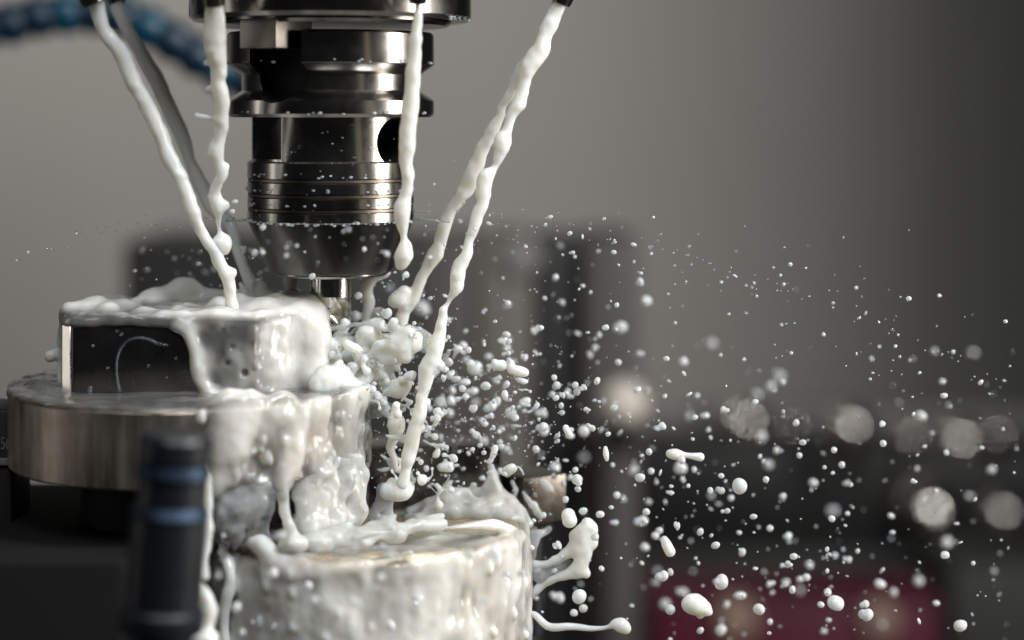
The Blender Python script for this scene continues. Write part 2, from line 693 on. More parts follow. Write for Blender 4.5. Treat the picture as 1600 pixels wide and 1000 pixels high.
tag(link('machine_bed', box('machine_bed', -9000, 9000, -1200, 14000, -3460, -3300, 10), M['bed']), kind='structure')

AX = 517 - 800        # x of the tool axis

# ================================================================== spindle nose
sp = tag(empty('spindle_nose', (AX * S, 0, 0)), 'polished steel spindle nose ring above the tool holder', 'spindle')
g = lathe('ring', [(150, 146), (213, 146), (219, 152), (219, 250), (150, 250)], 160, angle=30)
ring_o = link('ring', g, M['steel'], sp)
g = lathe('lower_lip', [(120, 138), (182, 138), (188, 143), (188, 149), (120, 149)], 160)
link('lower_lip', g, M['steel_dark'], sp)
g = lathe('housing', [(160, 252), (330, 252), (345, 270), (345, 700), (160, 700)], 96)
link('housing', g, M['steel_dark'], sp)
for az in (4, 64, -56):
    rot = Matrix.Rotation(R(az), 3, 'Z')
    g = lathe('screw', [(0.5, -3), (13, -3), (15, 0), (15, 6), (11, 9), (0.5, 9)], 32, caps=False)
    g.transform(Matrix.Translation(Vector((0, -219 * S, 195 * S))) @ Matrix.Rotation(R(90), 4, 'X'))
    g.transform(rot.to_4x4())
    link('screw', g, M['chrome'], ring_o)
# drive key
g = box('drive_key', -34, 34, -186, -96, 99, 142, 2.5)
g.transform(Matrix.Rotation(R(-30), 4, 'Z'))
link('drive_key', g, M['key'], sp)

# ================================================================== tool holder
th = tag(empty('tool_holder', (AX * S, 0, 0)), 'dark polished steel tool holder with grooved flange and tapered nut', 'tool holder')
fl = lathe('flange', [(100, -3), (156, -3), (161, 2), (161, 22), (158, 25), (138, 38), (138, 62), (158, 76), (161, 79), (161, 124), (157, 128), (100, 128)], 160)
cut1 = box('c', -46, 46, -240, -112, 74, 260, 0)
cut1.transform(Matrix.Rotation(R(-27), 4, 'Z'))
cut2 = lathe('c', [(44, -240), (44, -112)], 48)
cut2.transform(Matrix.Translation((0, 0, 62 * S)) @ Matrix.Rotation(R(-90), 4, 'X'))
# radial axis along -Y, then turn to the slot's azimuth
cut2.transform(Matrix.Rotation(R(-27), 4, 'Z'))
fl.materials.append(M['steel'])
cut1.materials.append(M['black'])  # slot faces coloured black in place of deep shade
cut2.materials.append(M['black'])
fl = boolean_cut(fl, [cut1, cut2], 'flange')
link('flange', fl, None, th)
bd = lathe('body', [(60, -72), (123, -72), (123, -1), (60, -1)], 160)
cb = box('c', -80, 80, -200, -115.5, -67, 20, 0)
cb.transform(Matrix.Rotation(R(-52), 4, 'Z'))
ch = lathe('c', [(37, -200), (37, -60)], 48)
ch.transform(Matrix.Rotation(R(90), 4, 'X'))
ch.transform(Matrix.Translation((0, 0, -42 * S)))
ch.transform(Matrix.Rotation(R(0), 4, 'Z'))
# hole axis: start pointing to -Y, turned 46 degrees to the right
vv = np.array([v.co[:] for v in ch.vertices])
if vv[:, 1].mean() > 0:
    ch.transform(Matrix.Rotation(R(180), 4, 'Z'))
ch.transform(Matrix.Rotation(R(57), 4, 'Z'))
bd.materials.append(M['steel'])
cb.materials.append(M['steel_dark'])
ch.materials.append(M['black'])  # hole walls blackened for shade as well
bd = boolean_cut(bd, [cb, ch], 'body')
holder_body = link('body', bd, None, th)
g = lathe('set_screw', [(0.5, -6), (34, -6), (34, 0), (26, 4), (14, 4), (13, -4), (0.5, -4)], 48, caps=False)
g.transform(Matrix.Translation((0, -74 * S, -42 * S)) @ Matrix.Rotation(R(90), 4, 'X'))
g.transform(Matrix.Rotation(R(57), 4, 'Z'))
link('set_screw', g, M['black'], holder_body)
zc = [YH - y for y in (250, 280, 303, 325, 345)]
prof = [(100, zc[4]), (127, zc[4]), (129.5, zc[4] + 3)]
for gz in (zc[3], zc[2], zc[1]):
    prof += [(129.5, gz - 3.5), (126.5, gz - 2), (126.5, gz + 2), (129.5, gz + 3.5)]
prof += [(129.5, zc[0] - 3), (127, zc[0] - 0.5), (100, zc[0] - 0.5)]
collar = link('collar', lathe('collar', prof, 160), M['steel'], th)
for gz in (zc[3], zc[2], zc[1]):
    link('stained_groove', lathe('stained_groove', [(120, gz - 2), (128.3, gz - 2), (128.3, gz + 2), (120, gz + 2)], 128), M['stain'], collar)
zn = YH - 345
nut = [(90, YH - 424), (94, YH - 424), (98, YH - 419), (127, zn - 3), (128, zn - 0.8), (90, zn - 0.8)]
nut_o = link('clamping_nut', lathe('clamping_nut', nut, 160), M['nut'], th)
link('nut_rim', lathe('nut_rim', [(34, YH - 429), (86, YH - 429), (91, YH - 425.5), (91, YH - 423), (34, YH - 423)], 128), M['steel'], nut_o)

# ================================================================== milling cutter
mc = tag(empty('milling_cutter', (AX * S, 0, 0)), 'shiny carbide end mill with spiral flutes under the tapered nut', 'milling cutter')
link('shank', lathe('shank', [(32, YH - 462), (32, YH - 426)], 96), M['carbide'], mc)
nz_, nt_ = 120, 144
vs, fs = [], []
for j in range(nz_ + 1):
    z = -150 * j / nz_
    f = min(1.0, max(0.0, (-z) / 30.0))
    tw = -z / 32.0 * math.tan(R(36)) + R(200)
    for i in range(nt_):
        a = 2 * math.pi * i / nt_
        u = (3 * (a) / (2 * math.pi)) % 1.0
        # asymmetric gullet: narrow land, sharp rise, round flute
        if u < 0.16:
            r = 1.0
        else:
            q = (u - 0.16) / 0.84
            r = 1.0 - 0.46 * f * math.sin(math.pi * q ** 0.75) ** 0.8
        vs.append((32 * r * math.cos(a + tw), 32 * r * math.sin(a + tw), (YH - 462) + z))
for j in range(nz_):
    for i in range(nt_):
        k = (i + 1) % nt_
        fs.append((j * nt_ + i, (j + 1) * nt_ + i, (j + 1) * nt_ + k, j * nt_ + k))
fs.append(tuple(reversed([nz_ * nt_ + i for i in range(nt_)])))
link('flute', mesh_np('flute', vs, fs, True, 40), M['carbide'], mc)


# ================================================================== coolant nozzles
def nozzle(tip, d, dirv, r, label, m='steel_dark', long=150):
    o = tag(empty('coolant_nozzle', P(tip[0], tip[1], d) * S), label, 'nozzle', 'nozzles round the spindle')
    v = Vector(dirv).normalized()
    q = v.to_track_quat('Z', 'Y').to_matrix().to_4x4()
    g = lathe('tip', [(r * 0.62, 14), (r * 0.66, 0), (r * 0.92, 0), (r, 3), (r * 1.35, 60), (r * 0.7, 60)], 48, caps=False)
    g.transform(q)
    link('tip', g, M['steel'], o)
    g = lathe('tube', [(r * 1.0, 56), (r * 1.5, 58), (r * 1.55, 62), (r * 1.55, long), (r * 1.0, long)], 48)
    g.transform(q)
    link('tube', g, M[m], o)
    return o


nozzle((148, 6), -215, (-0.42, -0.15, 1), 18, 'leftmost metal coolant nozzle at the top edge feeding a bright white jet')
nozzle((184, 6), 140, (-0.40, 0.15, 1), 15, 'dark coolant nozzle behind the leftmost one feeding the shaded jet', 'black')
nozzle((335, 8), -238, (-0.02, -0.3, 1), 15, 'coolant nozzle in front of the spindle ring near its left edge', 'black')
nozzle((653, 4), -235, (0.05, -0.35, 1), 13, 'small coolant nozzle in front of the spindle ring near its right edge', 'black')
nozzle((874, 5), -90, (0.42, -0.1, 1), 17, 'rightmost metal coolant nozzle at the top edge feeding a double jet')

# ================================================================== workpieces
ZT = P(0, 600, 0)[2]            # disc top
ZB = P(0, 770, -275)[2]         # disc bottom
ZU = P(0, 507, -126)[2]         # upper block top
DC = (295 - 800, 0.0)           # disc centre
LC = (567 - 800, 0.0)           # lower cylinder centre
ZL = P(0, 815, 0)[2]            # lower cylinder top

ub_poly = [(-676, -110), (-657, -123), (-385, -126), (-296, -30), (-296, 118), (-676, 118)]
ub = tag(empty('workpiece_block', (0, 0, ZT * S)), 'dark flat-faced metal block drenched in milky coolant, on the round plate', 'workpiece')
g = prism('block', ub_poly, ZT + 1, ZU, 2.5)
g.transform(Matrix.Translation((0, 0, -ZT * S)))
link('block', g, M['work'], ub)
g = prism('edge_glint', [(-676.5, -112.4), (-662.5, -122.0), (-660.5, -120), (-674.5, -110.4)], ZT + 3, ZU - 2, 0.6, 1)
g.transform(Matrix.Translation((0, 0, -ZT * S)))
link('edge_glint', g, M['edge'], ub)

dp = tag(link('round_plate', lathe('round_plate', [(150, ZB), (270, ZB), (274, ZB + 4), (274, ZT - 5), (270, ZT), (150, ZT)], 160, (DC[0], DC[1], 0)), M['disc']),
         'thick round aluminium plate carrying the dark block, bare metal on its left', 'plate')

fx = tag(empty('fixture_base', (DC[0] * S, 0, ZB * S)), 'dark fixture base under the round plate at lower left', 'fixture')
link('neck', lathe('neck', [(100, -86), (165, -86), (165, -1.5), (100, -1.5)], 96), M['black'], fx)
g = prism('body', [(-560, -300), (-40, -300), (-10, -260), (-10, 260), (-560, 260)], -2700, -88, 14, 3)
link('body', g, M['fixture'], fx)

lc = tag(link('round_workpiece', lathe('round_workpiece', [(100, ZL - 700), (252, ZL - 700), (252, ZL - 14), (240, ZL), (100, ZL)], 160, (LC[0], LC[1], 0)), M['warm_alu']),
         'lower round metal workpiece at the bottom centre under a coat of coolant', 'workpiece')
tag(link('pedestal', lathe('pedestal', [(120, -3298), (330, -3298), (330, -3240), (200, -3180), (200, ZL - 702), (120, ZL - 702)], 64, (LC[0], LC[1], 0)), M['bed']),
    'dark pedestal under the lower round workpiece', 'pedestal')

# clamp pieces on the lower workpiece
cl = tag(empty('clamp_jaw', P(680, 760, 120) * S), 'dark steel clamp jaw behind the splash at the lower workpiece', 'clamp jaw')
a, b = P(578, 692, 150), P(782, 692, 150)
org = P(680, 760, 120)
def rel(me, o):
    me.transform(Matrix.Translation(-Vector(o) * S))
    return me
link('jaw', rel(box('jaw', a[0], b[0], 110, 240, ZL - 90, a[2], 5), org), M['steel_dark'], cl)
link('step', rel(box('step', a[0] + 8, a[0] + 62, 90, 112, ZL - 80, a[2] - 6, 4), org), M['steel_dark'], cl)

a, b = P(788, 745, 90), P(872, 745, 90)
org = P(830, 860, 90)
sn = tag(empty('square_nut', org * S), 'bright square steel nut to the right of the clamp jaw', 'nut')
nm = box('nut', -42, 42, -42, 42, P(0, 822, 90)[2], a[2], 5, 3)
nm.transform(Matrix.Translation(Vector(((a[0] + b[0]) / 2, 135, 0)) * S) @ Matrix.Rotation(R(34), 4, 'Z'))
link('nut', rel(nm, org), M['nut_brown'], sn)
link('washer', rel(lathe('washer', [(10, P(0, 832, 90)[2]), (50, P(0, 832, 90)[2]), (50, P(0, 822, 90)[2] - 1), (10, P(0, 822, 90)[2] - 1)], 48, ((a[0] + b[0]) / 2 - 6, 140, 0)), org), M['chrome'], sn)
link('stud', rel(lathe('stud', [(5, P(0, 1000, 90)[2]), (27, P(0, 1000, 90)[2]), (27, P(0, 832, 90)[2] - 1), (5, P(0, 832, 90)[2] - 1)], 48, ((a[0] + b[0]) / 2 - 4, 140, 0)), org), M['fitting'], sn)

# small hexagon bolt in the gap
org = P(590, 830, -60)
hb = tag(empty('clamp_bolt', org * S), 'tilted steel hexagon bolt head in the gap above the lower workpiece', 'bolt')
c = P(588, 830, -60)
hexp = [(c[0] - 62 + 40 * math.cos(R(a_)), c[1] + 10 + 40 * math.sin(R(a_))) for a_ in range(12, 372, 60)]
gg = prism('bolt_head', hexp, -20, 20, 3)
gg.transform(Matrix.Translation(-Vector((c[0] - 62, c[1] + 10, 0)) * S))
gg.transform(Matrix.Rotation(R(-24), 4, 'Y'))
gg.transform(Matrix.Translation(Vector((c[0] - 58, c[1] + 10, ZL + 26)) * S))
link('bolt_head', rel(gg, org), M['steel'], hb)

# foreground hydraulic fitting, leaning slightly
dF = -640
kF = K(dF)
base = P(250, 1010, dF)
hf = tag(empty('hydraulic_fitting', base * S), 'blurred blue-black stepped hydraulic fitting in the left foreground', 'fitting')
def fz(py): return (P(0, py, dF) - base)[2]
tilt = Matrix.Rotation(R(4.5), 4, 'Y')
def fpart(name, prof, m):
    g = lathe(name, [(r * 1.08 * kF, fz(y)) for r, y in prof], 64, caps=True)
    g.transform(tilt)
    return link(name, g, M[m], hf)
fpart('cap', [(40, 722), (50, 722), (53, 716), (53, 684), (49, 676), (40, 676)], 'fitting')
fpart('upper_band', [(40, 744), (54, 744), (56, 738), (52, 722.5), (40, 722.5)], 'fitting_sheen')
fpart('sleeve', [(40, 786), (51, 786), (51, 744.5), (40, 744.5)], 'fitting')
fpart('lower_band', [(40, 806), (56, 806), (58, 800), (52, 786.5), (40, 786.5)], 'fitting_sheen')
fpart('barrel', [(40, 945), (56, 945), (56, 806.5), (40, 806.5)], 'fitting')
fpart('foot', [(40, 985), (60, 985), (62, 980), (62, 952), (56, 945.5), (40, 945.5)], 'fitting')
fpart('pipe', [(20, 1900), (48, 1900), (48, 985.5), (20, 985.5)], 'fitting')

# dark numbered block at the left edge
org = P(-40, 780, -40)
nb = tag(empty('numbered_block', org * S), 'dark block with faint number at the left picture edge beside the plate', 'block')
xl, xr = P(-140, 0, -60)[0], P(18, 0, -60)[0]
link('body', rel(box('body', xl, xr, -60, 60, P(0, 790, -60)[2] - 40, P(0, 640, -60)[2], 6), org), M['dark_paint'], nb)
fc = bpy.data.curves.new('engraved_number', 'FONT')
fc.body = '56'
fc.size = 27 * S
fc.extrude = 0.3 * S
ft = bpy.data.objects.new('text_source', fc)
COL.objects.link(ft)
dg = bpy.context.evaluated_depsgraph_get()
tm = bpy.data.meshes.new_from_object(ft.evaluated_get(dg))
bpy.data.objects.remove(ft)
fo = link('engraved_number', tm, M['engrave'], nb)
fo.location = (P(-14, 702, -61.5) - org) * S
fo.location.x = (P(1, 0, -61)[0] - org[0]) * S
fo.scale = (0.55, 1, 1)
fo.rotation_euler = (R(90), 0, 0)
link('clip', rel(box('clip', xl, P(13, 0, -64)[0], -66, -59, P(0, 727, -64)[2], P(0, 716, -64)[2], 2), org), M['engrave'], nb)
tag(link('bracket', box('bracket', xl - 20, P(19, 0, -60)[0], -60, 60, -1500, P(0, 790, -60)[2] - 42, 6), M['dark_paint']), 'dark bracket below the numbered block', 'bracket')

# ================================================================== background
def bgbox(name, x0, x1, y0, y1, d, dep, m, parent, org, bev=20, zb=None):
    a, b = P(x0, y0, d), P(x1, y1, d)
    return link(name, rel(box(name, a[0], b[0], d, d + dep, zb if zb is not None else b[2], a[2], bev), org), M[m], parent)


org = P(600, 1000, 3400)
org[2] = -3298
mcx = tag(empty('machine_column', org * S), 'blurred dark machine column behind the tool holder', 'machine column')
bgbox('dark_housing', 190, 648, 375, 0, 3400, 700, 'dark_paint', mcx, org, 40, -3298)
bgbox('side_panel', 650, 742, 372, 0, 3420, 650, 'column', mcx, org, 30, -3298)
cpan = bgbox('centre_panel', 744, 832, 372, 0, 3400, 650, 'column_light', mcx, org, 30, -3298)
bgbox('recessed_panel', 834, 908, 372, 0, 3520, 500, 'dark_paint', mcx, org, 30, -3298)
bgbox('edge_panel', 910, 1000, 372, 0, 3420, 650, 'column', mcx, org, 30, -3298)
bgbox('post', 944, 998, 672, 0, 3300, 110, 'column', mcx, org, 25, -3298)
kn = P(815, 402, 3380)
g = lathe('knob', [(20, -40), (66, -40), (70, -10), (58, 14), (20, 18)], 48)
g.transform(Matrix.Translation((kn - org) * S) @ Matrix.Rotation(R(90), 4, 'X'))
link('knob', g, M['grey_rail'], cpan)

org = P(1300, 900, 6800)
pv = tag(empty('background_vise', org * S), 'blurred dark vise block in the right background', 'vise')
bgbox('body', 985, 1405, 695, 862, 6800, 600, 'dark_paint', pv, org, 40)
bgbox('jaw', 1407, 1760, 705, 862, 6760, 640, 'dark_paint', pv, org, 40)
bgbox('base', 960, 1800, 864, 905, 6700, 900, 'bed', pv, org, 30)
bgbox('rear_rail', 1085, 1800, 640, 700, 7420, 200, 'grey_rail', pv, org, 30)
org2 = P(1300, 1000, 6700); org2[2] = -3298
tag(link('vise_stand', box('vise_stand', P(1000, 0, 6800)[0], P(1780, 0, 6800)[0], 6900, 7500, -3298, P(0, 908, 6700)[2], 20), M['bed']), 'dark stand under the blurred background vise', 'stand')

balls = [(975, 630, 40, 3150, 'leftmost'), (1165, 660, 62, 7100, 'second'), (1240, 668, 26, 7000, ''), (1330, 668, 54, 6300, ''), (1425, 684, 36, 6900, ''), (1500, 690, 62, 7000, ''), (1558, 680, 30, 6700, ''),
         (1452, 800, 92, 6650, ''), (1566, 802, 44, 6100, '')]
blab = ['blurred bright ball knob alone left of the background row', 'brightest blurred ball knob in the row on the background vise', 'faint blurred ball knob between two bright ones in the row',
        'blurred round ball knob midway along the background row', 'dim blurred ball knob left of the bright pair at far right', 'bright blurred ball knob near the right picture edge in the upper row',
        'dim blurred ball knob last in the upper row at far right', 'largest blurred ball knob on the front of the background vise', 'blurred ball knob at right picture edge beside the largest one']
for (x, y, r, d, _), lb in zip(balls, blab):
    o = tag(empty('ball_knob', P(x, y, d) * S), lb, 'knob', 'chromed knobs in the background')
    rr = r * 1.9
    pr = [(rr * math.cos(R(t)), rr * math.sin(R(t))) for t in range(-88, 89, 4)]
    link('ball', lathe('ball', pr, 96, angle=80), M['chrome'] if d > 4000 else M['knob_glint'], o)
    link('stem', lathe('stem', [(rr * 0.35, -rr * 2.2), (rr * 0.35, -rr * 0.9)], 24), M['steel_dark'], o)

for (x0, x1, y0, d, m, lb) in [(826, 1000, 934, 5200, 'magenta', 'dark magenta plastic box at the bottom behind the tendril of coolant'),
                               (1020, 1468, 938, 5200, 'magenta', 'blurred magenta plastic box at the bottom right')]:
    a, b = P(x0, y0, d), P(x1, y0, d)
    o = tag(empty('plastic_box', Vector(((a[0] + b[0]) / 2, d, -3298)) * S), lb, 'box')
    oo = Vector(((a[0] + b[0]) / 2, d, -3298))
    link('body', rel(box('body', a[0], b[0], d, d + 500, -3298, a[2] - 26, 30), oo), M[m], o)
    lid = link('lid', rel(box('lid', a[0] - 14, b[0] + 14, d - 14, d + 514, a[2] - 25, a[2], 10), oo), M[m], o)
for px, py, r in ((1150, 962, 34), (1372, 962, 30)):
    c_ = P(px, py, 5200) - oo
    k_ = r * K(5050)
    g = lathe('cap', [(k_ * 0.6, 6), (k_, 6), (k_, 60), (k_ * 0.85, 90), (k_ * 0.3, 98)], 40)
    g.transform(Matrix.Translation(c_ * S) @ Matrix.Rotation(R(90), 4, 'X'))
    link('cap', g, M['tan'], o)
a = P(1490, 885, 5600)
tag(link('grey_cabinet', box('grey_cabinet', a[0], a[0] + 900, 5600, 6300, -3298, a[2], 30), M['bed']), 'blurred dark grey cabinet in the bottom right corner', 'cabinet')

# blue segmented coolant hose
hd = 1700
hp = spline([(P(x, y, hd), 1) for x, y in [(-90, 52), (0, 40), (60, 26), (130, 20), (200, 28), (262, 60), (318, 94), (372, 122), (440, 144)]])
# resample at even spacing
pts = [p for p, _ in hp]
cum = [0]
for a, b in zip(pts[:-1], pts[1:]):
    cum.append(cum[-1] + (b - a).length)
sp_l = 44 * K(hd)
ho = tag(empty('coolant_hose', pts[0] * S), 'blurred blue segmented coolant hose at the upper left', 'hose')
rs = 32 * K(hd)
seg_me = lathe('segment', [(rs * 0.84, -sp_l * 0.5), (rs * 0.86, -sp_l * 0.40), (rs * 1.0, -sp_l * 0.32), (rs * 1.08, -sp_l * 0.05), (rs * 1.02, sp_l * 0.2), (rs * 0.92, sp_l * 0.42), (rs * 0.84, sp_l * 0.5)], 40, angle=70)
seg_me.materials.append(M['hose'])
seg_dk = seg_me.copy()
seg_dk.materials.clear()
seg_dk.materials.append(M['hose_dark'])
n = int(cum[-1] / sp_l)
for i in range(n):
    t = (i + 0.5) * sp_l
    j = max(k_ for k_ in range(len(cum)) if cum[k_] <= t)
    j = min(j, len(pts) - 2)
    f = (t - cum[j]) / max(1e-6, cum[j + 1] - cum[j])
    p = pts[j].lerp(pts[j + 1], f)
    q = (pts[j + 1] - pts[j]).to_track_quat('Z', 'Y')
    o = bpy.data.objects.new('segment', seg_me if i % 3 == 1 else seg_dk)
    COL.objects.link(o)
    o.parent = ho
    o.location = (p - pts[0]) * S
    o.rotation_mode = 'QUATERNION'
    o.rotation_quaternion = q

# ================================================================== coolant jets
def beady(seq, f=1.4):
    m_ = sum(p[2] for p in seq) / len(seq)
    return [(p[0], p[1], max(3.0, m_ + (p[2] - m_) * f)) for p in seq]


L1 = [(146, -8, 11), (150, 5, 12), (163, 47, 11.5), (187, 78, 12), (207, 125, 13), (225, 156, 11.5), (240, 187, 12.5), (254, 219, 12), (266, 250, 12.5), (283, 281, 11), (300, 328, 12), (310, 353, 9.5), (322, 375, 9), (334, 391, 10.5), (343, 412, 10), (356, 437, 10), (361, 466, 10), (363, 480, 11)]
tag(liquid('coolant_jet', [pp(beady(L1), -215, -95)], [(353, 427, 11, -106), (364, 424, 6, -108)], 2.0, amp=1.7, sc=11),
    'bright white coolant jet slanting from the leftmost nozzle to the block', 'coolant jet', 'coolant jets')
L2 = [(335, 4, 12), (335, 12, 13.5), (336, 47, 15), (336, 78, 15.5), (341, 100, 13), (341, 125, 12), (345, 150, 12.5), (346, 175, 11.5), (346, 198, 11), (341, 219, 10.5), (337, 237, 12), (341, 256, 8.5), (347, 272, 10), (337, 294, 9), (336, 312, 11), (342, 325, 11), (341, 341, 6.5), (342, 356, 3.5), (345, 370, 8)]
tag(liquid('coolant_jet', [pp(beady(L2), -235, -110), pp([(345, 183, 5, -172), (328, 184, 4, -176), (307, 180, 4.5, -180)])],
           [(347, 381, 17, -107), (322, 98, 6, -202), (325, 140, 5, -188), (352, 262, 7, -145), (352, 322, 7, -124), (332, 62, 8, -215)], 2.0, amp=1.8, sc=10),
    'knotted coolant jet falling straight down left of the tool holder, ending in a ball', 'coolant jet', 'coolant jets')
L3 = [(182, 2, 11), (185, 16, 11), (199, 47, 10), (226, 94, 11), (245, 125, 13), (258, 156, 12), (273, 187, 12), (287, 219, 12), (296, 250, 9), (311, 281, 11), (330, 320, 12), (361, 353, 10), (368, 384, 8.5), (376, 406, 9), (385, 428, 9), (392, 448, 11), (396, 470, 12)]
tag(liquid('coolant_jet', [pp(L3, 140, 40)], (), 2.0, amp=1.2),
    'shaded grey coolant jet running just behind the leftmost bright jet', 'coolant jet', 'coolant jets')
L4 = [(653, 2, 6), (653, 9, 6.5), (653, 31, 8.5), (649, 62, 10), (648, 94, 11), (645, 116, 12), (643, 141, 11.5), (641, 172, 12.5), (637, 203, 12), (637, 225, 12.5), (633, 250, 11), (637, 272, 10.5), (636, 297, 9.5), (631, 312, 11), (628, 331, 12.5), (629, 353, 10), (631, 372, 6.5), (633, 384, 10), (630, 400, 13.5), (627, 411, 11)]
tag(liquid('coolant_jet', [pp(beady(L4), -235, -150)], (), 2.0, amp=1.5, sc=11),
    'coolant jet falling in front of the right side of the tool holder', 'coolant jet', 'coolant jets')
LB = [(876, 0, 10), (871, 12, 11.5), (859, 39, 12), (850, 60, 11.5), (844, 78, 13), (826, 105, 13), (820, 129, 10), (814, 150, 10), (810, 162, 11.5), (799, 180, 9), (791, 204, 9), (785, 222, 13), (781, 240, 10), (773, 261, 7.5), (760, 277, 12), (755, 297, 12), (755, 315, 10.5), (746, 337, 10), (739, 360, 9), (732, 377, 8), (730, 395, 9.5), (724, 407, 10.5), (716, 420, 11), (714, 435, 11.5), (713, 450, 10), (706, 462, 6.5), (701, 472, 4.5), (694, 485, 7), (691, 500, 8.5), (687, 517, 9.5), (682, 537, 12), (677, 556, 12.5), (669, 575, 13), (663, 603, 10.5), (659, 625, 9.5), (655, 650, 11), (647, 672, 11), (642, 697, 11), (638, 713, 11), (634, 735, 9), (630, 755, 10)]
LA = [(846, 72, 9), (828, 92, 9), (812, 108, 8.5), (803, 126, 8.5), (798, 144, 9), (787, 162, 8), (779, 186, 9), (766, 210, 10.5), (754, 231, 10.5), (748, 249, 11), (739, 270, 13), (730, 291, 12.5), (724, 300, 12.5), (710, 320, 10), (703, 332, 9.5), (696, 350, 10.5), (690, 370, 10), (686, 385, 10.5), (678, 400, 12), (670, 415, 10), (660, 432, 9), (652, 450, 9.5), (644, 470, 10), (631, 487, 10), (626, 507, 10.5), (621, 525, 10), (612, 547, 12), (605, 566, 11), (596, 587, 9), (588, 605, 10)]
tag(liquid('coolant_jet', [pp(beady(LB), -90, -70), pp(beady(LA), -88, 45)], [(626, 467, 15, 6), (617, 470, 11, 6), (632, 455, 10, 4), (693, 484, 6, -78), (640, 530, 11, 24), (628, 538, 10, 26), (688, 570, 7, -76)], 2.0, k=5, amp=1.6, sc=11),
    'double coolant jet slanting down from the rightmost nozzle, forked in two strands', 'coolant jet', 'coolant jets')
tag(liquid('coolant_jet', [pp([(603, 425, 8), (598, 427, 9.5), (585, 431, 10), (575, 443, 10), (572, 458, 10), (577, 471, 10), (575, 485, 9), (573, 505, 8.5), (570, 530, 8), (566, 556, 9)], 35, 25)], [(556, 494, 9, 30)], 2.0, amp=1.2),
    'short curled strand of coolant right of the milling cutter', 'coolant jet', 'coolant jets')
tag(liquid('coolant_jet', [pp([(453, 431, 10.5), (453, 440, 11.5), (454, 452, 8), (452, 466, 6), (452, 480, 7)], 40, 30)], (), 2.0),
    'short coolant strand hanging left of the milling cutter under the nut', 'coolant jet', 'coolant jets')

# ================================================================== coolant on the upper block
F = Field((-735, -165, ZT - 22), (-268, 150, P(0, 428, 60)[2] + 20), 2.5)
x, y, z = F.grid()
poly = ub_poly
fxy = None
for i in range(len(poly)):
    (xa, ya), (xb, yb) = poly[i], poly[(i + 1) % len(poly)]
    ex, ey = xb - xa, yb - ya
    L = math.hypot(ex, ey)
    dd = ((x - xa) * ey - (y - ya) * ex) / L
    fxy = dd if fxy is None else np.maximum(fxy, dd)
fxy = fxy + 0 * z
n1 = noise3(x + 0 * y + 0 * z, 0 * x + y + 0 * z, 0 * x + 0 * y + z, 34.0, 3.0)
n2 = noise3(x + 0 * y + 0 * z, 0 * x + y + 0 * z, 0 * x + 0 * y + z, 15.0, 9.0)
edge_drop = 7 * noise3(x + 0 * y + 0 * z, 0 * x + 0 * y + 0 * z, 0 * x + 0 * y + 0 * z, 42.0, 5.0)
lift = np.clip((x + 560) / 120, 0, 1)
# layer on top of the block, lipping over the front edge
topz = ZU + 16 + 6 * n1 + 3 * n2
slab = smax(fxy - 7 - 4 * n1, np.maximum(z - topz - 6 * lift, (ZU - 3 + edge_drop) - z), 12.0)
F.phi = np.minimum(F.phi, slab.astype(np.float32))
# sheet running down the front right and the right side
xb_ = -486 + (ZU - z) * 0.22 + 8 * noise3(0 * x + 0 * y + z, 0 * x + 0 * y + 0 * z, 0 * x + 0 * y + 0 * z, 30.0, 2.0)
fblk = smax(fxy, z - ZU, 14.0)
sheet = smax(fblk - 6.5 - 3.0 * n1 - 1.5 * n2 - 6 * np.clip((x + 400) / 60, 0, 1), (xb_ - x) * 0.85, 9.0)
sheet = smax(sheet, (ZT - 4) - z, 6)
F.phi = smin(F.phi, sheet.astype(np.float32), 9.0)
F.tube(pp([(280, 508, 9, -126), (296, 520, 10, -128), (304, 545, 10, -128), (309, 575, 11, -128), (318, 600, 13, -128), (336, 622, 15, -130), (380, 634, 12, -135), (430, 640, 12, -140)]), 12)
# wave thrown up round the point where the jets land
F.tube(pp([(212, 474, 10, 30), (232, 466, 13, 60), (262, 462, 15, 80), (292, 455, 16, 92), (320, 463, 14, 95), (352, 466, 14, 90), (392, 466, 15, 70), (425, 470, 16, 40), (462, 474, 18, 10), (486, 484, 17, -25), (492, 505, 15, -50), (494, 540, 14, -55)]), 12)
for b in [(440, 500, 36, -40), (470, 506, 34, -52), (486, 528, 28, -62), (400, 496, 28, -62), (492, 560, 22, -60), (488, 590, 22, -70), (430, 488, 26, -10)]:
    F.ball(P(b[0], b[1], b[3]), b[2], 22)
for b in [(290, 449, 12, 88), (278, 452, 12, 84), (245, 468, 14, 60), (400, 448, 9, 50), (410, 445, 6, 40), (392, 458, 12, 50), (372, 470, 14, -40), (340, 478, 15, -60), (458, 470, 16, 0), (478, 478, 16, -20), (130, 486, 16, -60), (155, 480, 16, -40), (195, 482, 15, -30), (172, 488, 14, -70), (228, 494, 15, -80), (110, 496, 14, -70)]:
    F.ball(P(b[0], b[1], b[3]), b[2], 20)
F.tube(pp([(406, 452, 7, 40), (404, 440, 4.5, 38), (409, 434, 3, 36)]), 5)
F.tube(pp([(384, 470, 9, 30), (379, 452, 5, 34), (376, 444, 3.5, 36)]), 5)
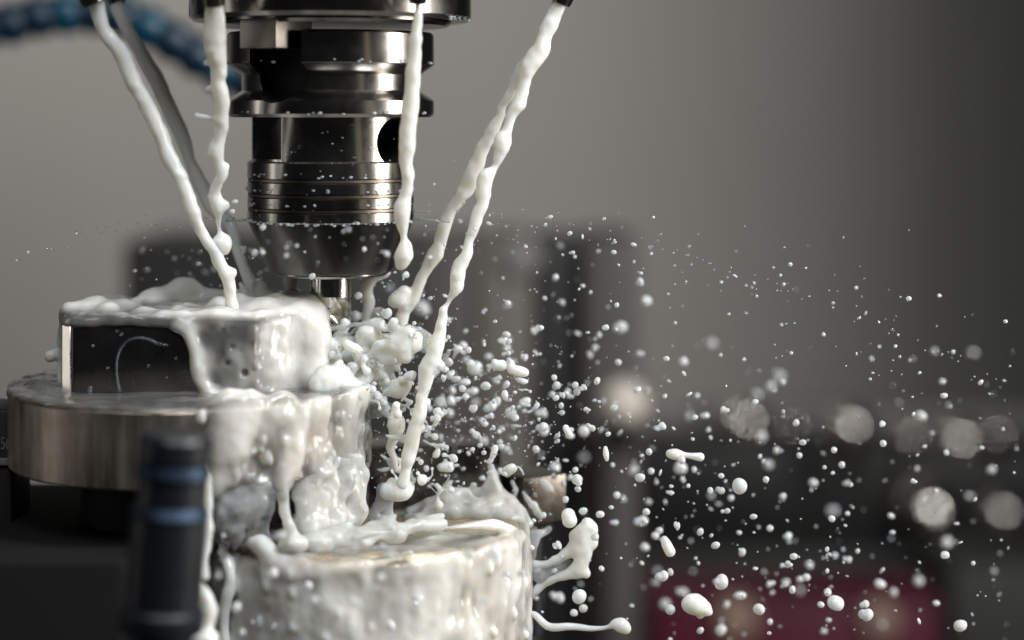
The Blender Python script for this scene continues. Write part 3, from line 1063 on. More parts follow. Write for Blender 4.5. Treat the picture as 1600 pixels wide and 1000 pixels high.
# shaded film down the left side
F.tube(pp([(108, 492, 12, -60), (101, 515, 10, -40), (98, 545, 9, -30), (98, 580, 9, -30), (102, 615, 10, -40)]), 8)
F.ball(P(80, 556, -30), 11, 5)
F.ball(P(90, 552, -30), 9, 5)
F.ripple(2.2, 22.0, 4.0)
F.ripple(0.7, 10.0, 1.0)
for b in [(348, 517, 5), (362, 542, 5), (344, 553, 6), (355, 568, 5), (382, 583, 6), (396, 578, 4), (393, 537, 4), (400, 560, 4), (405, 592, 4), (412, 608, 3.5), (290, 622, 5), (352, 510, 3.5), (376, 548, 3.5), (425, 600, 3.5)]:
    F.ball(P(b[0], b[1], -134), b[2], 1.5, cut=True)
tag(link('coolant_sheet', film(F.mesh('coolant_sheet'), lambda x, y, z: block_dist(x, y, z) - 3.0 - 8.0 * np.clip((-480 - x) / 100, 0, 1)), M['coat']), 'thick milky coolant washing over the top and right of the dark block', 'coolant')  # thickness lowered on the left, so shade is put into the film's opacity

# mirrored hose on the dark face, shaped as a bluish streak, with wet beads
tag(liquid('surface_streak', [pp([(187, 613, 3.0, -125), (183, 590, 2.0, -125), (182, 568, 2.0, -125), (187, 548, 2.2, -125), (198, 534, 2.2, -125), (214, 528, 2.5, -125), (232, 530, 2.5, -125), (248, 538, 3.5, -125), (262, 540, 3, -125)])],
           [(141, 606, 3.5, -125), (140, 612, 4, -125), (145, 540, 2.5, -125), (168, 575, 2.5, -125), (232, 572, 3, -125), (183, 517, 3, -125), (190, 522, 3, -125), (260, 590, 2.5, -125), (210, 600, 2, -125), (275, 560, 3, -125)], 1.3, 'milk_streak', 3, flat=0.5),
    'thin curved bluish hose reflection with tiny coolant beads on the dark block face', 'coolant')

# ================================================================== coolant on the round plate
F = Field((DC[0] - 300, -330, ZB - 40), (DC[0] + 325, 120, ZT + 46), 2.8)
x, y, z = F.grid()
zz = 0 * x + 0 * y + z
rad = np.sqrt((x - DC[0]) ** 2 + (y - DC[1]) ** 2) + 0 * z
n1 = noise3(x + 0 * zz, y + 0 * zz, zz, 36.0, 6.0)
n2 = noise3(x + 0 * zz, y + 0 * zz, zz, 16.0, 1.0)
nv = noise3(x + 0 * zz, y + 0 * zz, zz * 0.22, 17.0, 8.0)
# curtain round the front right
side = smax(rad - 278 - np.clip((x - P(450, 0, -220)[0]) / 60, 0, 1) * (4 + (12 + 9 * n1) * np.exp(-((z - ZT - 2) / 34.0) ** 2)) - 4 * n1 - 4.5 * nv, np.maximum((ZB + 2 + 6 * nv) - z, z - (ZT + 7 + 4 * n1)), 7)
side = smax(side, (P(338, 0, -270)[0] + 14 * n1 - x) * 0.8, 8)
side = np.maximum(side, 262 - rad)
F.phi = np.minimum(F.phi, side.astype(np.float32))
# puddle on the plate's top
pud = smax(rad - 274 - 2 * n1, np.abs(z - (ZT + 1)) - (4.5 + 1.5 * n1), 4)
F.phi = smin(F.phi, pud.astype(np.float32), 6)
# folded mass in front
def on_plate(px, r):
    d = -200.0
    for _ in range(8):
        d = -math.sqrt(max(1.0, r * r - ((px - 800) * K(d) - DC[0]) ** 2))
    return d


for b in [(348, 640, 20, -258), (372, 636, 22, -260), (400, 640, 20, -260), (424, 650, 16, -260), (350, 664, 19, -262), (376, 662, 13, -264), (344, 688, 17, -262), (362, 684, 11, -266), (338, 712, 16, -262), (352, 712, 11, -264), (334, 740, 13, -262), (330, 764, 10, -264), (412, 668, 10, -266),
          (448, 640, 22, -246), (452, 668, 18, -250), (450, 698, 14, -256), (446, 728, 11, -261), (442, 756, 9, -264)]:
    F.ball(P(b[0], b[1], on_plate(b[0], 274)), b[2], 18, (1, 0.5, 1))
F.tube(pp([(443, 720, 8, on_plate(443, 276)), (440, 745, 9, on_plate(440, 277)), (438, 762, 9, on_plate(438, 277))]), 14)
F.tube(pp([(568, 618, 14, -20), (570, 650, 9, -10), (566, 690, 8, -10), (571, 715, 9, -5), (566, 740, 7, -8), (568, 765, 8, -8)]), 10)
# shaded lump at the left
F.tube(pp([(26, 618, 12, -10), (36, 611, 15, -30), (58, 608, 17, -70), (80, 613, 15, -100), (104, 622, 11, -120)]), 9)
F.tube(pp([(40, 618, 14, -60), (75, 620, 14, -120)]), 9)
F.tube(pp([(22, 630, 8, -8), (23, 700, 4, -8), (26, 762, 4, -8)]), 6)
rb_ = random.Random(78)
for i in range(60):
    a_ = R(rb_.uniform(8, 88))
    F.ball((DC[0] + 282 * math.sin(a_), DC[1] - 282 * math.cos(a_), rb_.uniform(ZB + 10, ZT - 6)), rb_.uniform(3, 7), 4.0, (1, 1, rb_.uniform(1.0, 2.0)))
F.ripple(3.0, 24.0, 7.0)
F.ripple(0.7, 11.0, 2.0)
tag(link('coolant_curtain', film(F.mesh('coolant_curtain'), lambda x, y, z: 0.6 * np.maximum(np.hypot(x - DC[0], y - DC[1]) - 274, z - ZT) - 1.5 - 7 * np.clip((P(330, 0, -200)[0] - x) / 60, 0, 1)), M['coat']), 'milky coolant curtain pouring over the right side of the round plate', 'coolant')  # left side made clearer than its thickness, to darken it like shade

# strand pouring from the plate to the lower workpiece
tag(liquid('coolant_strand', [pp([(438, 748, 10, -216), (441, 772, 10, -218), (446, 800, 8, -222), (452, 825, 9, -227), (458, 848, 13, -232)])], [(476, 848, 8, -228), (446, 852, 12, -230), (466, 854, 11, -226)], 2.4, 'milk_semi', 10, amp=2.5),
    'coolant strand pouring from the round plate onto the lower workpiece', 'coolant')

tag(liquid('coolant_strand', [pp([(596, 764, 8, -60), (588, 785, 6, -60), (585, 805, 7, -60), (580, 830, 14, -62)]), pp([(612, 775, 10, -58), (606, 800, 9, -57), (610, 832, 14, -60)])], (), 2.0, 'milk_thin', 12, amp=2.5, sc=10, flat=0.5),
    'glassy coolant strand beside the tilted bolt head', 'coolant')
tag(liquid('coolant_film', [pp([(px_, 730, 22, dd_), (px_ + rng.uniform(-4, 4), 765, 21, dd_ - 6), (px_ + rng.uniform(-4, 4), yy_ - 22, 18, dd_ - 16), (px_, yy_, 12, dd_ - 26)]) for px_, dd_, yy_ in
                            ((478, -176, 832), (494, -164, 836), (510, -150, 834), (526, -134, 830), (541, -116, 826), (553, -98, 812))], (), 2.2, 'milk_semi', 16, amp=4.0, sc=17, flat=0.3),
    'ragged falling coolant film from the plate down to the tilted bolt head', 'coolant')
tag(liquid('coolant_film', [pp([(px_, 752, 15, dd_), (px_ + rng.uniform(-4, 4), 785, 13, dd_ + 4), (px_ + rng.uniform(-6, 6), 815, 11, dd_ + 14), (px_, yy_, 9, dd_ + 26)]) for px_, dd_, yy_ in
                            ((342, -258, 846), (357, -252, 838), (372, -246, 848), (387, -240, 836), (402, -233, 846), (416, -226, 850))], (), 2.2, 'milk_thin', 8, amp=3.0, sc=13, flat=0.3),
    'thin falling coolant film behind the foreground fitting, under the plate', 'coolant')
tag(liquid('coolant_splash', [pp([(462, 850, 12, -222), (485, 846, 13, -214), (512, 846, 12, -205), (545, 842, 13, -194), (580, 836, 12, -182), (615, 830, 12, -168), (650, 822, 11, -150), (690, 818, 9, -130)]),
                              pp([(500, 842, 11, -200), (522, 828, 9, -190), (545, 818, 6, -182)]), pp([(560, 836, 10, -180), (588, 824, 9, -168), (606, 812, 6, -160), (618, 806, 4, -156)]), pp([(640, 824, 10, -140), (668, 812, 8, -124), (690, 806, 6, -112)])],
           [(500, 852, 14, -212), (560, 846, 14, -192), (620, 836, 13, -168)], 2.2, 'milk_semi', 14, amp=4.0, sc=15),
    'churning ridge of coolant over the front top edge of the lower workpiece', 'splash')

# ================================================================== splash at the cutter
F = Field((-335, -150, ZT - 30), (-165, 80, P(0, 488, 0)[2] + 8), 2.0)
rs_ = random.Random(5)
for b in [(515, 540, 16, -50), (522, 600, 30, -70), (545, 615, 30, -60), (560, 575, 24, -40), (505, 600, 26, -80), (535, 570, 24, -45), (545, 560, 26, -20), (525, 585, 26, -40), (555, 600, 28, -30), (535, 545, 18, -25), (520, 620, 26, -50), (560, 625, 22, -20), (575, 590, 16, -20), (545, 535, 12, -30), (512, 560, 18, -40), (570, 560, 12, -25), (578, 572, 10, -20), (556, 545, 10, -24), (535, 518, 6, -28), (528, 528, 7, -28), (540, 508, 5, -30)]:
    F.ball(P(b[0], b[1], b[3]), b[2], 10)
F.tube(pp([(516, 552, 8, -35), (524, 535, 6, -32), (532, 518, 5, -30), (537, 505, 4.5, -30)]), 5)
F.tube(pp([(572, 560, 7, -22), (580, 575, 6, -20), (588, 600, 8, -20), (578, 630, 8, -20)]), 7)
for i in range(40):
    a_ = rs_.uniform(0, 6.28)
    q = rs_.uniform(0.55, 1)
    F.ball(P(545 + 40 * q * math.cos(a_), 590 + 52 * q * math.sin(a_), rs_.uniform(-75, -15)), rs_.uniform(4, 10), 5)
for b in [(545, 563, 11, -52, 1), (540, 550, 8, -50, 1), (533, 600, 10, -75, 1), (560, 580, 6, -55, 1), (526, 560, 5, -60, 1), (568, 606, 7, -55, 1), (519, 590, 7, -68, 1)]:
    F.ball(P(b[0], b[1], b[3]), b[2], 4, (1, 1.6, 1.15), cut=True)
F.ripple(4.0, 15.0, 3.0)
F.ripple(1.6, 7.0, 5.0)
tag(link('coolant_splash', F.mesh('coolant_splash'), M['milk']), 'frothy white splash piled up right of the dark block below the cutter', 'splash')

rl = random.Random(19)
def burst(cx, cy, box_, n, rlo, rhi, dep, ln, ang=(-0.5, 1.25)):
    out, bl = [], []
    for _ in range(n):
        px, py = rl.uniform(box_[0], box_[2]), rl.uniform(box_[1], box_[3])
        a_ = math.atan2(py - cy, px - cx) + rl.gauss(0, 0.45)
        L = rl.uniform(*ln)
        d = rl.gauss(*dep)
        r = rlo + (rhi - rlo) * rl.random() ** 1.8
        q, seq = (px, py), []
        nn = rl.randint(3, 5)
        for t in range(nn):
            seq.append((q[0], q[1], r * rl.uniform(0.35, 1.25), d))
            a_ += rl.gauss(0, 0.35)
            q = (q[0] + L / nn * math.cos(a_), q[1] + L / nn * math.sin(a_))
        out.append(pp(seq))
        if rl.random() < 0.7:
            bl.append((q[0], q[1], r * rl.uniform(0.9, 1.7), d))
    return out, bl


t_, b_ = burst(522, 545, (525, 510, 640, 640), 30, 1.8, 7.5, (-35, 28), (12, 40))
tag(liquid('coolant_splash', t_, b_, 1.8, 'milk', 4, amp=1.6, sc=7.0), 'dense burst of torn coolant shreds right of the cutter tip', 'splash')
t_, b_ = burst(522, 600, (575, 620, 700, 765), 34, 1.5, 5.5, (-15, 35), (10, 34))
tag(liquid('coolant_splash', t_, b_, 1.8, 'milk', 4, amp=1.6, sc=7.0), 'scattered coolant shreds round the foot of the double jet', 'splash')
t_, b_ = burst(600, 640, (665, 545, 830, 740), 24, 1.5, 5.5, (-30, 60), (8, 24))
tag(liquid('coolant_splash', t_, b_, 1.8, 'milk_drop', 4, amp=1.4, sc=7.0), 'torn coolant shreds flying among the thick spray', 'splash')

t_, b_ = burst(515, 560, (515, 525, 600, 640), 16, 7, 13, (-45, 18), (30, 60))
tag(liquid('coolant_splash', t_, b_, 1.9, 'milk', 9, amp=3.2, sc=11.0, flat=0.4), 'broad torn coolant sheets between the block and the double jet', 'splash')

# torn ring of film flung off by the cutter
ring = [(505, 512, 4, -34), (535, 512, 3.6, -44), (560, 506, 4.5, -50), (590, 508, 6, -48), (612, 514, 5.5, -36), (640, 514, 6, -20), (662, 524, 7, -5), (676, 538, 6, 10)]
tag(liquid('coolant_film', [pp(ring), pp([(655, 522, 7, -8), (668, 532, 6, -4), (664, 548, 5, -2)]), pp([(560, 510, 4, -40), (548, 520, 3, -34), (535, 524, 3, -30)])],
           [(680, 532, 5, 6), (670, 546, 5, 4), (655, 540, 5, 0)], 1.6, 'milk_thin', 6, amp=3.0, sc=9.0),
    'torn ring of thin coolant film flung round the cutter tip', 'splash')
tag(liquid('coolant_film', [pp([(660, 600, 5, -30), (672, 580, 7, -30), (686, 566, 7, -28), (700, 552, 5, -25)]), pp([(672, 588, 5, -30), (690, 570, 5, -28)])], (), 1.6, 'milk_thin', 6, amp=2.5, sc=8.0),
    'glassy scrap of coolant film right of the double jet', 'splash')
tag(liquid('coolant_film', [pp([(572, 640, 4, -10), (588, 636, 8, -10), (604, 634, 6, -10), (618, 640, 5, -12)]), pp([(574, 650, 4, -10), (600, 646, 5, -8)])], (), 1.6, 'milk_thin', 6, amp=2.5, sc=8.0),
    'wavy glassy film of coolant between the plate and the double jet', 'splash')
tag(liquid('coolant_blob', [pp([(604, 612, 7, -50), (618, 606, 14, -50), (632, 600, 12, -50), (640, 588, 5, -50)]), pp([(634, 612, 5, -50), (628, 626, 2.5, -50)])], (), 1.8, amp=1.5),
    'teardrop blob of coolant left of the lower double jet', 'droplet')
tag(liquid('coolant_blob', [pp([(616, 630, 3, -40), (614, 645, 5, -40), (620, 662, 14, -42), (617, 680, 9, -42), (611, 700, 7, -42), (617, 720, 5, -40), (618, 735, 3.5, -40)])], (), 1.8, amp=1.5),
    'long tailed blob of coolant just left of the jet foot', 'droplet')
tag(liquid('coolant_blob', [pp([(606, 768, 14, -60), (620, 767, 17, -60), (630, 768, 15, -60)])], [(638, 760, 10, -50), (612, 752, 6, -55)], 1.8, amp=1.5),
    'fat oval blob of coolant where the jet strikes', 'droplet')

# ================================================================== coolant on the lower workpiece
zt_ = P(0, 728, 0)[2]
F = Field((LC[0] - 290, -300, -905), (LC[0] + 290, 160, ZL + 34), 2.8)
x, y, z = F.grid()
zz = 0 * x + 0 * y + z
rad = np.sqrt((x - LC[0]) ** 2 + (y - LC[1]) ** 2) + 0 * z
n0 = noise3(x + 0 * zz, y + 0 * zz, zz * 0.7, 62.0, 2.0)
n1 = noise3(x + 0 * zz, y + 0 * zz, zz, 30.0, 4.0)
nv = noise3(x + 0 * zz, y + 0 * zz, zz * 0.25, 15.0, 8.0)
fc_ = smax(rad - 254, z - (ZL - 4), 22)
th_ = 5.2 + 7.0 * n0 + 2.4 * n1 + 1.8 * nv
coat = np.maximum(fc_ - th_, -(fc_ + 14))
F.phi = np.minimum(F.phi, coat.astype(np.float32))
def on_drum(px, r):
    d = -200.0
    for _ in range(8):
        d = -math.sqrt(max(1.0, r * r - ((px - 800) * K(d) - LC[0]) ** 2))
    return d


ridge = [(px_, py_, r_, on_drum(px_, rd_)) for px_, py_, r_, rd_ in ((332, 822, 10, 240), (352, 828, 13, 244), (385, 838, 15, 248), (415, 856, 15, 250), (436, 880, 14, 250), (466, 896, 11, 250), (520, 892, 9, 249), (580, 880, 7, 248), (640, 864, 4, 246))]
for seq in (ridge,
            [(330, 830, 13, -120), (322, 870, 11, -110), (318, 920, 11, -110), (325, 1000, 12, -115)],
            [(560, 842, 4, -225), (620, 820, 9, -218), (700, 815, 11, -192), (770, 820, 11, -135), (812, 838, 9, -55)],
            [(820, 850, 8, -20), (823, 900, 7, -5), (824, 960, 8, -5), (822, 1010, 8, -5)],
            [(345, 850, 5, -198), (360, 905, 10, -212), (350, 960, 9, -208), (352, 1010, 9, -208)]):
    F.tube(pp(seq), 12)
rb_ = random.Random(77)
for i in range(70):
    a_ = R(rb_.uniform(-80, 80))
    F.ball((LC[0] + 258 * math.sin(a_), LC[1] - 258 * math.cos(a_), rb_.uniform(-890, ZL - 20)), rb_.uniform(4, 9), 4.0, (1, 1, rb_.uniform(1.0, 1.8)))
F.ripple(1.8, 24.0, 7.0)
F.ripple(0.8, 11.0, 2.0)
tag(link('coolant_coat', film(F.mesh('coolant_coat'), lambda x, y, z: np.maximum(np.hypot(x - LC[0], y - LC[1]) - 252, z - ZL) + 2), M['coat']), 'glistening uneven coolant coat over the lower round workpiece', 'coolant')

# crown of thin coolant behind its rim
crown = []
rim = [(640, 800, 8, 30), (665, 790, 7, 40), (690, 775, 7, 45), (715, 770, 8, 50), (745, 772, 8, 55), (770, 770, 9, 55), (795, 780, 9, 50), (815, 800, 9, 40), (825, 818, 8, 30)]
tub = [pp(rim), pp([(640, 812, 9, 10), (690, 802, 12, 20), (740, 800, 13, 25), (790, 806, 12, 20), (822, 822, 9, 10)])]
for seq in ([(690, 778, 8, 44), (698, 762, 8, 46), (706, 752, 5, 48), (716, 748, 3, 50)],
            [(760, 772, 11, 50), (768, 755, 9, 50), (770, 740, 7, 50), (768, 730, 5, 50)],
            [(790, 780, 8, 45), (780, 765, 9, 46), (772, 750, 8, 48)],
            [(800, 790, 8, 35), (812, 805, 8, 25), (824, 822, 6, 15)],
            [(735, 772, 6, 40), (742, 785, 9, 30), (742, 802, 8, 20)],
            [(670, 790, 8, 36), (700, 784, 11, 34), (730, 786, 10, 32), (768, 788, 11, 34), (795, 796, 10, 30)]):
    tub.append(pp(seq))
tag(liquid('coolant_splash', tub, [(768, 727, 5, 50), (740, 758, 5, 52)], 2.0, 'milk_semi', 8, amp=4.5, sc=15.0),
    'peaked translucent coolant crown in front of the clamp jaw', 'splash')

tag(liquid('surface_streak', [pp([(800, 752, 3, 78), (806, 765, 4, 76), (803, 780, 3, 76)]), pp([(818, 770, 3, 72), (828, 785, 5, 72), (840, 800, 6, 74), (844, 808, 4, 75)]), pp([(846, 752, 5, 72), (856, 760, 6, 74), (862, 768, 4, 78)])], [(835, 790, 6, 72)], 1.6, 'milk_semi', 4, amp=1.5, sc=8.0),
    'runnels of coolant on the front of the square nut', 'coolant')

# arm thrown off to the right
tag(liquid('coolant_splash', [pp([(824, 880, 6, -5), (850, 882, 6, -10), (875, 872, 8, -14), (893, 858, 10, -18), (905, 845, 12, -20), (912, 830, 13, -20), (918, 822, 12, -20)]),
                              pp([(826, 935, 5, -5), (845, 915, 6, -8), (868, 904, 6.5, -12), (890, 895, 9, -16), (905, 885, 12, -18), (912, 868, 12, -20), (918, 850, 11, -20)]),
                              pp([(905, 893, 10, -18), (915, 895, 8, -18)])],
           [(922, 838, 10, -20), (925, 848, 8, -20), (897, 837, 8, -20), (908, 860, 12, -19), (924, 826, 8, -20)], 1.8, k=7, amp=2.2, sc=12),
    'forked coolant arm leaping from the right edge of the lower workpiece', 'splash')
tag(liquid('coolant_film', [pp([(830, 897, 9, -6), (850, 896, 9, -10), (872, 888, 8, -13), (890, 878, 7, -16)])], [(838, 892, 10, -6), (845, 905, 8, -8)], 1.8, 'milk_thin', 6, amp=2.5, sc=9.0, flat=0.4),
    'thin glassy web between the two branches of the coolant arm', 'splash')
tag(liquid('coolant_film', [pp([(826, 880, 7, 10), (832, 850, 9, 14), (838, 836, 9, 16), (850, 832, 5, 18), (858, 826, 4, 20)])], [(828, 866, 8, 12)], 1.8, 'milk_thin', 6, amp=2.0, sc=9.0),
    'thin coolant flap standing below the square nut', 'splash')
tag(liquid('coolant_tendril', [pp([(826, 958, 4, -5), (836, 960, 5, -8), (848, 972, 5.5, -10), (862, 980, 6, -14), (895, 979, 5.5, -18), (925, 982, 4, -20), (950, 980, 3.5, -22), (960, 976, 7, -22), (970, 977, 12, -22), (977, 982, 9, -22)])], (), 1.8, amp=1.0),
    'long coolant tendril with a round head at the bottom of the lower workpiece', 'splash')
tag(liquid('coolant_splash', [pp([(276, 890, 12, -420), (292, 905, 15, -410), (312, 925, 14, -400), (326, 955, 13, -390), (318, 985, 12, -390)]), pp([(262, 985, 10, -420), (290, 990, 13, -410), (330, 1000, 13, -400)]), pp([(316, 700, 6, -330), (320, 740, 9, -330), (325, 790, 9, -330), (322, 860, 8, -340), (318, 900, 9, -370)])],
           [(272, 912, 11, -420), (300, 885, 9, -410)], 3.0, k=8, amp=3.5, sc=14),
    'blurred coolant splash between the blue-black fitting and the lower workpiece', 'splash')

# ================================================================== droplets
def drop_mesh(name, seed, sub=3, wob=0.10, stretch=1.0):
    bm = bmesh.new()
    bmesh.ops.create_icosphere(bm, subdivisions=sub, radius=1.0)
    r_ = random.Random(seed)
    ph = [r_.uniform(0, 6.28) for _ in range(6)]
    for v in bm.verts:
        c = v.co.normalized()
        q = 1 + wob * (math.sin(2.1 * c.x + ph[0]) * math.cos(1.7 * c.z + ph[1]) + 0.6 * math.sin(3.1 * c.y + ph[2] + 1.3 * c.z))
        v.co = c * q
        v.co.x *= stretch
    if seed in (2, 5):
        for v in bm.verts:
            v.co.x *= 1.45
            w = 1 - (0.42 if seed == 5 else 0.25) * math.exp(-(v.co.x / 0.42) ** 2) + (0.14 if v.co.x > 0 else -0.12)
            v.co.y *= w
            v.co.z *= w
            v.co.x *= 0.85
    me = bpy.data.meshes.new(name)
    bm.to_mesh(me)
    bm.free()
    me.shade_smooth()
    me.materials.append(M['milk_drop'])
    return me


dm = [drop_mesh('droplet', i, 3, 0.06 + 0.05 * (i % 3)) for i in range(6)]
dms = [drop_mesh('droplet_small', 20 + i, 2, 0.08) for i in range(4)]

# single droplets that can be told apart: liquid shapes with their own label
def blob(seq, label, balls=(), **kw):
    return tag(liquid('coolant_droplet', [pp(seq)] if seq else [], balls, 1.6, **kw), label, 'droplet', 'large coolant droplets in flight')


blob([(1047, 709, 7, -60), (1056, 710, 9, -60), (1070, 711, 4.5, -60), (1084, 713, 5.5, -60), (1094, 714, 7, -60)], 'dumbbell-shaped coolant droplet flying right of the spray')
blob([(1038, 843, 6, -60), (1041, 850, 8, -60), (1047, 862, 8.5, -60)], 'slanted oval coolant droplet above the round one left of centre')
blob([(1078, 944, 14, -60), (1086, 944, 17, -60), (1100, 950, 12, -60)], 'largest lumpy coolant droplet, low right of the lower workpiece', [(1094, 963, 4, -60), (1109, 957, 4.5, -60)], amp=0.8)
blob([(797, 568, 7, -60), (800, 577, 8, -60), (812, 580, 8.5, -60), (820, 582, 7, -60)], 'bean-shaped coolant droplet in the upper spray')
blob([(776, 571, 8, -60), (784, 571, 9, -60)], 'round clumped coolant droplet left of the bean-shaped one', [(772, 565, 4, -60)])
blob([(808, 592, 4, -60), (818, 596, 5, -60), (823, 596, 3, -60)], 'flat coolant droplet just under the bean-shaped one')
blob([(884, 668, 5, -60), (886, 672, 5.5, -60), (890, 680, 5.5, -60)], 'two coolant droplets merging into one figure in mid spray')
blob([(888, 805, 11, -50), (890, 813, 12, -50)], 'big rounded coolant droplet above the forked arm')
blob([(946, 700, 3.5, -60), (947, 710, 5, -60), (948, 718, 3.5, -60)], 'narrow upright coolant droplet right of the spray')
blob([(770, 712, 5, -50), (774, 700, 5.5, -50), (768, 718, 3.5, -50)], 'curved coolant droplet above the crown', [(764, 722, 4, -50)])
blob([(690, 730, 7, 0), (702, 730, 8, 0)], 'twin coolant droplet in front of the dark clamp jaw')
blob([(790, 735, 6, -40), (800, 732, 8, -40), (792, 742, 4, -40)], 'pale wing-shaped coolant droplet above the square nut')

big = [  # px, py, rx, rz, d
    (1156, 759, 12, 12.5, -60), (1127, 910, 11.5, 12.5, -60), (1033, 901, 8.5, 8.5, -70), (905, 932, 11.5, 11.5, -60), (911, 950, 7, 6.5, 20), (870, 932, 10, 9, 190), (911, 798, 7, 5.5, -50),
    (938, 804, 6.5, 6, -60), (904, 752, 8.5, 8, -60), (903, 764, 5.5, 5, -50), (884, 780, 5, 5.5, -60), (870, 852, 6, 8, -60), (1047, 952, 8.5, 8, -60), (1306, 943, 12.5, 12, -60), (1351, 961, 9, 10.5, -70),
    (1186, 952, 9.5, 9, -60), (1500, 977, 11, 9, -60), (1476, 866, 6.5, 6.5, -60), (1000, 746, 8, 7, -60), (1010, 800, 6, 6, -60), (1064, 732, 10, 10, 230), (1014, 706, 5, 5.5, -60),
    (866, 730, 9, 9, 200), (1031, 667, 8.5, 6.5, -60), (1180, 628, 4.5, 5.5, -60), (1041, 561, 5, 4.5, -60), (1378, 663, 5, 5, -60), (1380, 693, 6, 5.5, -60), (1303, 703, 5, 5, -60), (1428, 752, 4.5, 4.5, -60),
    (1197, 749, 5, 5.5, -60), (1110, 767, 5, 5.5, -60), (1124, 766, 6, 6, -60), (1118, 852, 7, 5.5, -60), (1240, 869, 6.5, 5, -60), (1233, 881, 5.5, 5.5, -60), (1475, 618, 6, 4.5, -60), (1420, 467, 4.5, 4, -60),
    (868, 604, 6, 6.5, -50), (866, 590, 5, 5, -60), (901, 612, 6, 6, -50), (910, 606, 5.5, 5.5, -60), (820, 628, 10, 7, 60), (798, 646, 9, 9, 70), (845, 668, 8, 7, -60), (850, 674, 8, 8, 120), (912, 673, 9, 9, 180),
    (923, 667, 7, 5.5, -60), (950, 678, 4.5, 4, -60), (871, 681, 5, 4, -60), (870, 690, 4, 3.5, -60), (759, 603, 8, 7, -60), (723, 607, 6, 5.5, -60), (693, 590, 4, 6, -60), (712, 592, 8, 5, 0), (727, 597, 9, 5, 0),
    (765, 637, 9, 8, 60), (776, 628, 6, 9, 90), (688, 628, 9, 9, 130), (845, 645, 8, 8, 240), (742, 575, 12, 11, 110), (735, 568, 7, 6, 20), (722, 550, 5, 4, -60), (732, 547, 5, 5.5, -60), (724, 540, 7, 7, 120),
    (837, 515, 7, 7, 110), (845, 512, 5, 4.5, -60), (969, 512, 10, 10, 330), (633, 430, 5.5, 5.5, -140), (367, 315, 5, 3.5, -130), (363, 330, 4.5, 3.5, -130), (380, 389, 4.5, 7, -40), (398, 395, 6, 6, -45),
    (488, 432, 5, 5, -110), (602, 490, 7, 9, -40), (560, 462, 6, 6, -40), (544, 650, 6, 6, -120), (620, 575, 5, 7, -30), (595, 625, 10, 10, 60), (630, 640, 5, 4, -30), (660, 640, 4, 3, -30),
    (1260, 902, 6, 6, 100), (1293, 925, 6, 6.5, 0), (1204, 912, 6, 6, 160), (1094, 985, 6, 5, 0), (1126, 985, 10, 8, 200), (1000, 815, 9, 8, 170), (1250, 905, 6, 5, 170), (1375, 912, 9, 7, 260), (1440, 650, 8, 8, 300),
    (1156, 930, 10, 6, 140), (1008, 855, 7, 7, 200), (1100, 650, 6, 5, 150), (1068, 565, 7, 7, 260), (1010, 470, 8, 8, 300), (1000, 440, 6, 6, 120), (1235, 413, 3.5, 3.5, -60), (890, 365, 5, 3.5, -60), (857, 340, 5, 3, -60),
    (990, 382, 5, 3, -60), (959, 394, 4.5, 3.5, -60), (719, 345, 4, 4, -60), (764, 349, 4.5, 3, -60), (672, 466, 3.5, 3.5, -60), (893, 395, 4, 3, -60), (868, 433, 5, 5, 130), (700, 500, 5, 5, 150), (660, 482, 12, 12, 480)]
blabels = {0: 'round coolant droplet below and right of the dumbbell one', 1: 'round coolant droplet above the largest lumpy one', 3: 'round coolant droplet under the forked arm', 13: 'round coolant droplet low over the magenta box',
           14: 'egg-shaped coolant droplet lowest right over the magenta box', 15: 'round coolant droplet right of the largest lumpy one', 16: 'coolant droplet in the bottom right corner',
           2: 'small round coolant droplet left of the egg above the magenta box', 8: 'round coolant droplet right of the square nut with a smaller one below', 72: 'small coolant droplet just below the end of the middle jet'}
ind = 0
used = []


def droplet(px, py, rx, rz, d, label=None, group=None, rot=None):
    global ind
    o = bpy.data.objects.new('coolant_droplet', dm[ind % 6])
    COL.objects.link(o)
    k = K(d) * S
    o.location = P(px, py, d) * S
    o.scale = (rx * k, 0.5 * (rx + rz) * k, rz * k)
    o.rotation_euler = (random.uniform(-.3, .3), random.uniform(-.6, .6) if rot is None else rot, random.uniform(0, 6.28) if abs(rx - rz) < 0.8 else random.uniform(-.3, .3))
    if not label:
        where = ('over the coated lower workpiece' if py > 815 and px < 825 else 'before the tool holder nut' if py < 415 and px < 640 and d < -200 else 'left of the tool holder' if px < 450
                 else 'beside the cutter and the double jet' if px < 665 and py > 415 else 'in the fan level with the collar' if py < 470 else 'in the thick spray right of the double jet' if px < 960 and py < 700
                 else 'round the clamp jaw and square nut' if px < 960 and py < 860 else 'before the magenta boxes' if py > 900 and px < 1480 else 'before the dark background vise' if py > 690 else 'above the row of ball knobs')
        look = 'soft blurred' if (d > 120 or d < -260) else ('small sharp' if max(rx, rz) < 4.5 else 'plump sharp')
        label = look + ' coolant droplet flying ' + where
        group = 'coolant droplets ' + where
    tag(o, label, 'droplet', group)
    ind += 1
    used.append((px, py))
    return o


for i, b in enumerate(big):
    lb = blabels.get(i)
    if lb:
        droplet(*b, label=lb, group='large coolant droplets in flight')
    else:
        droplet(*b)

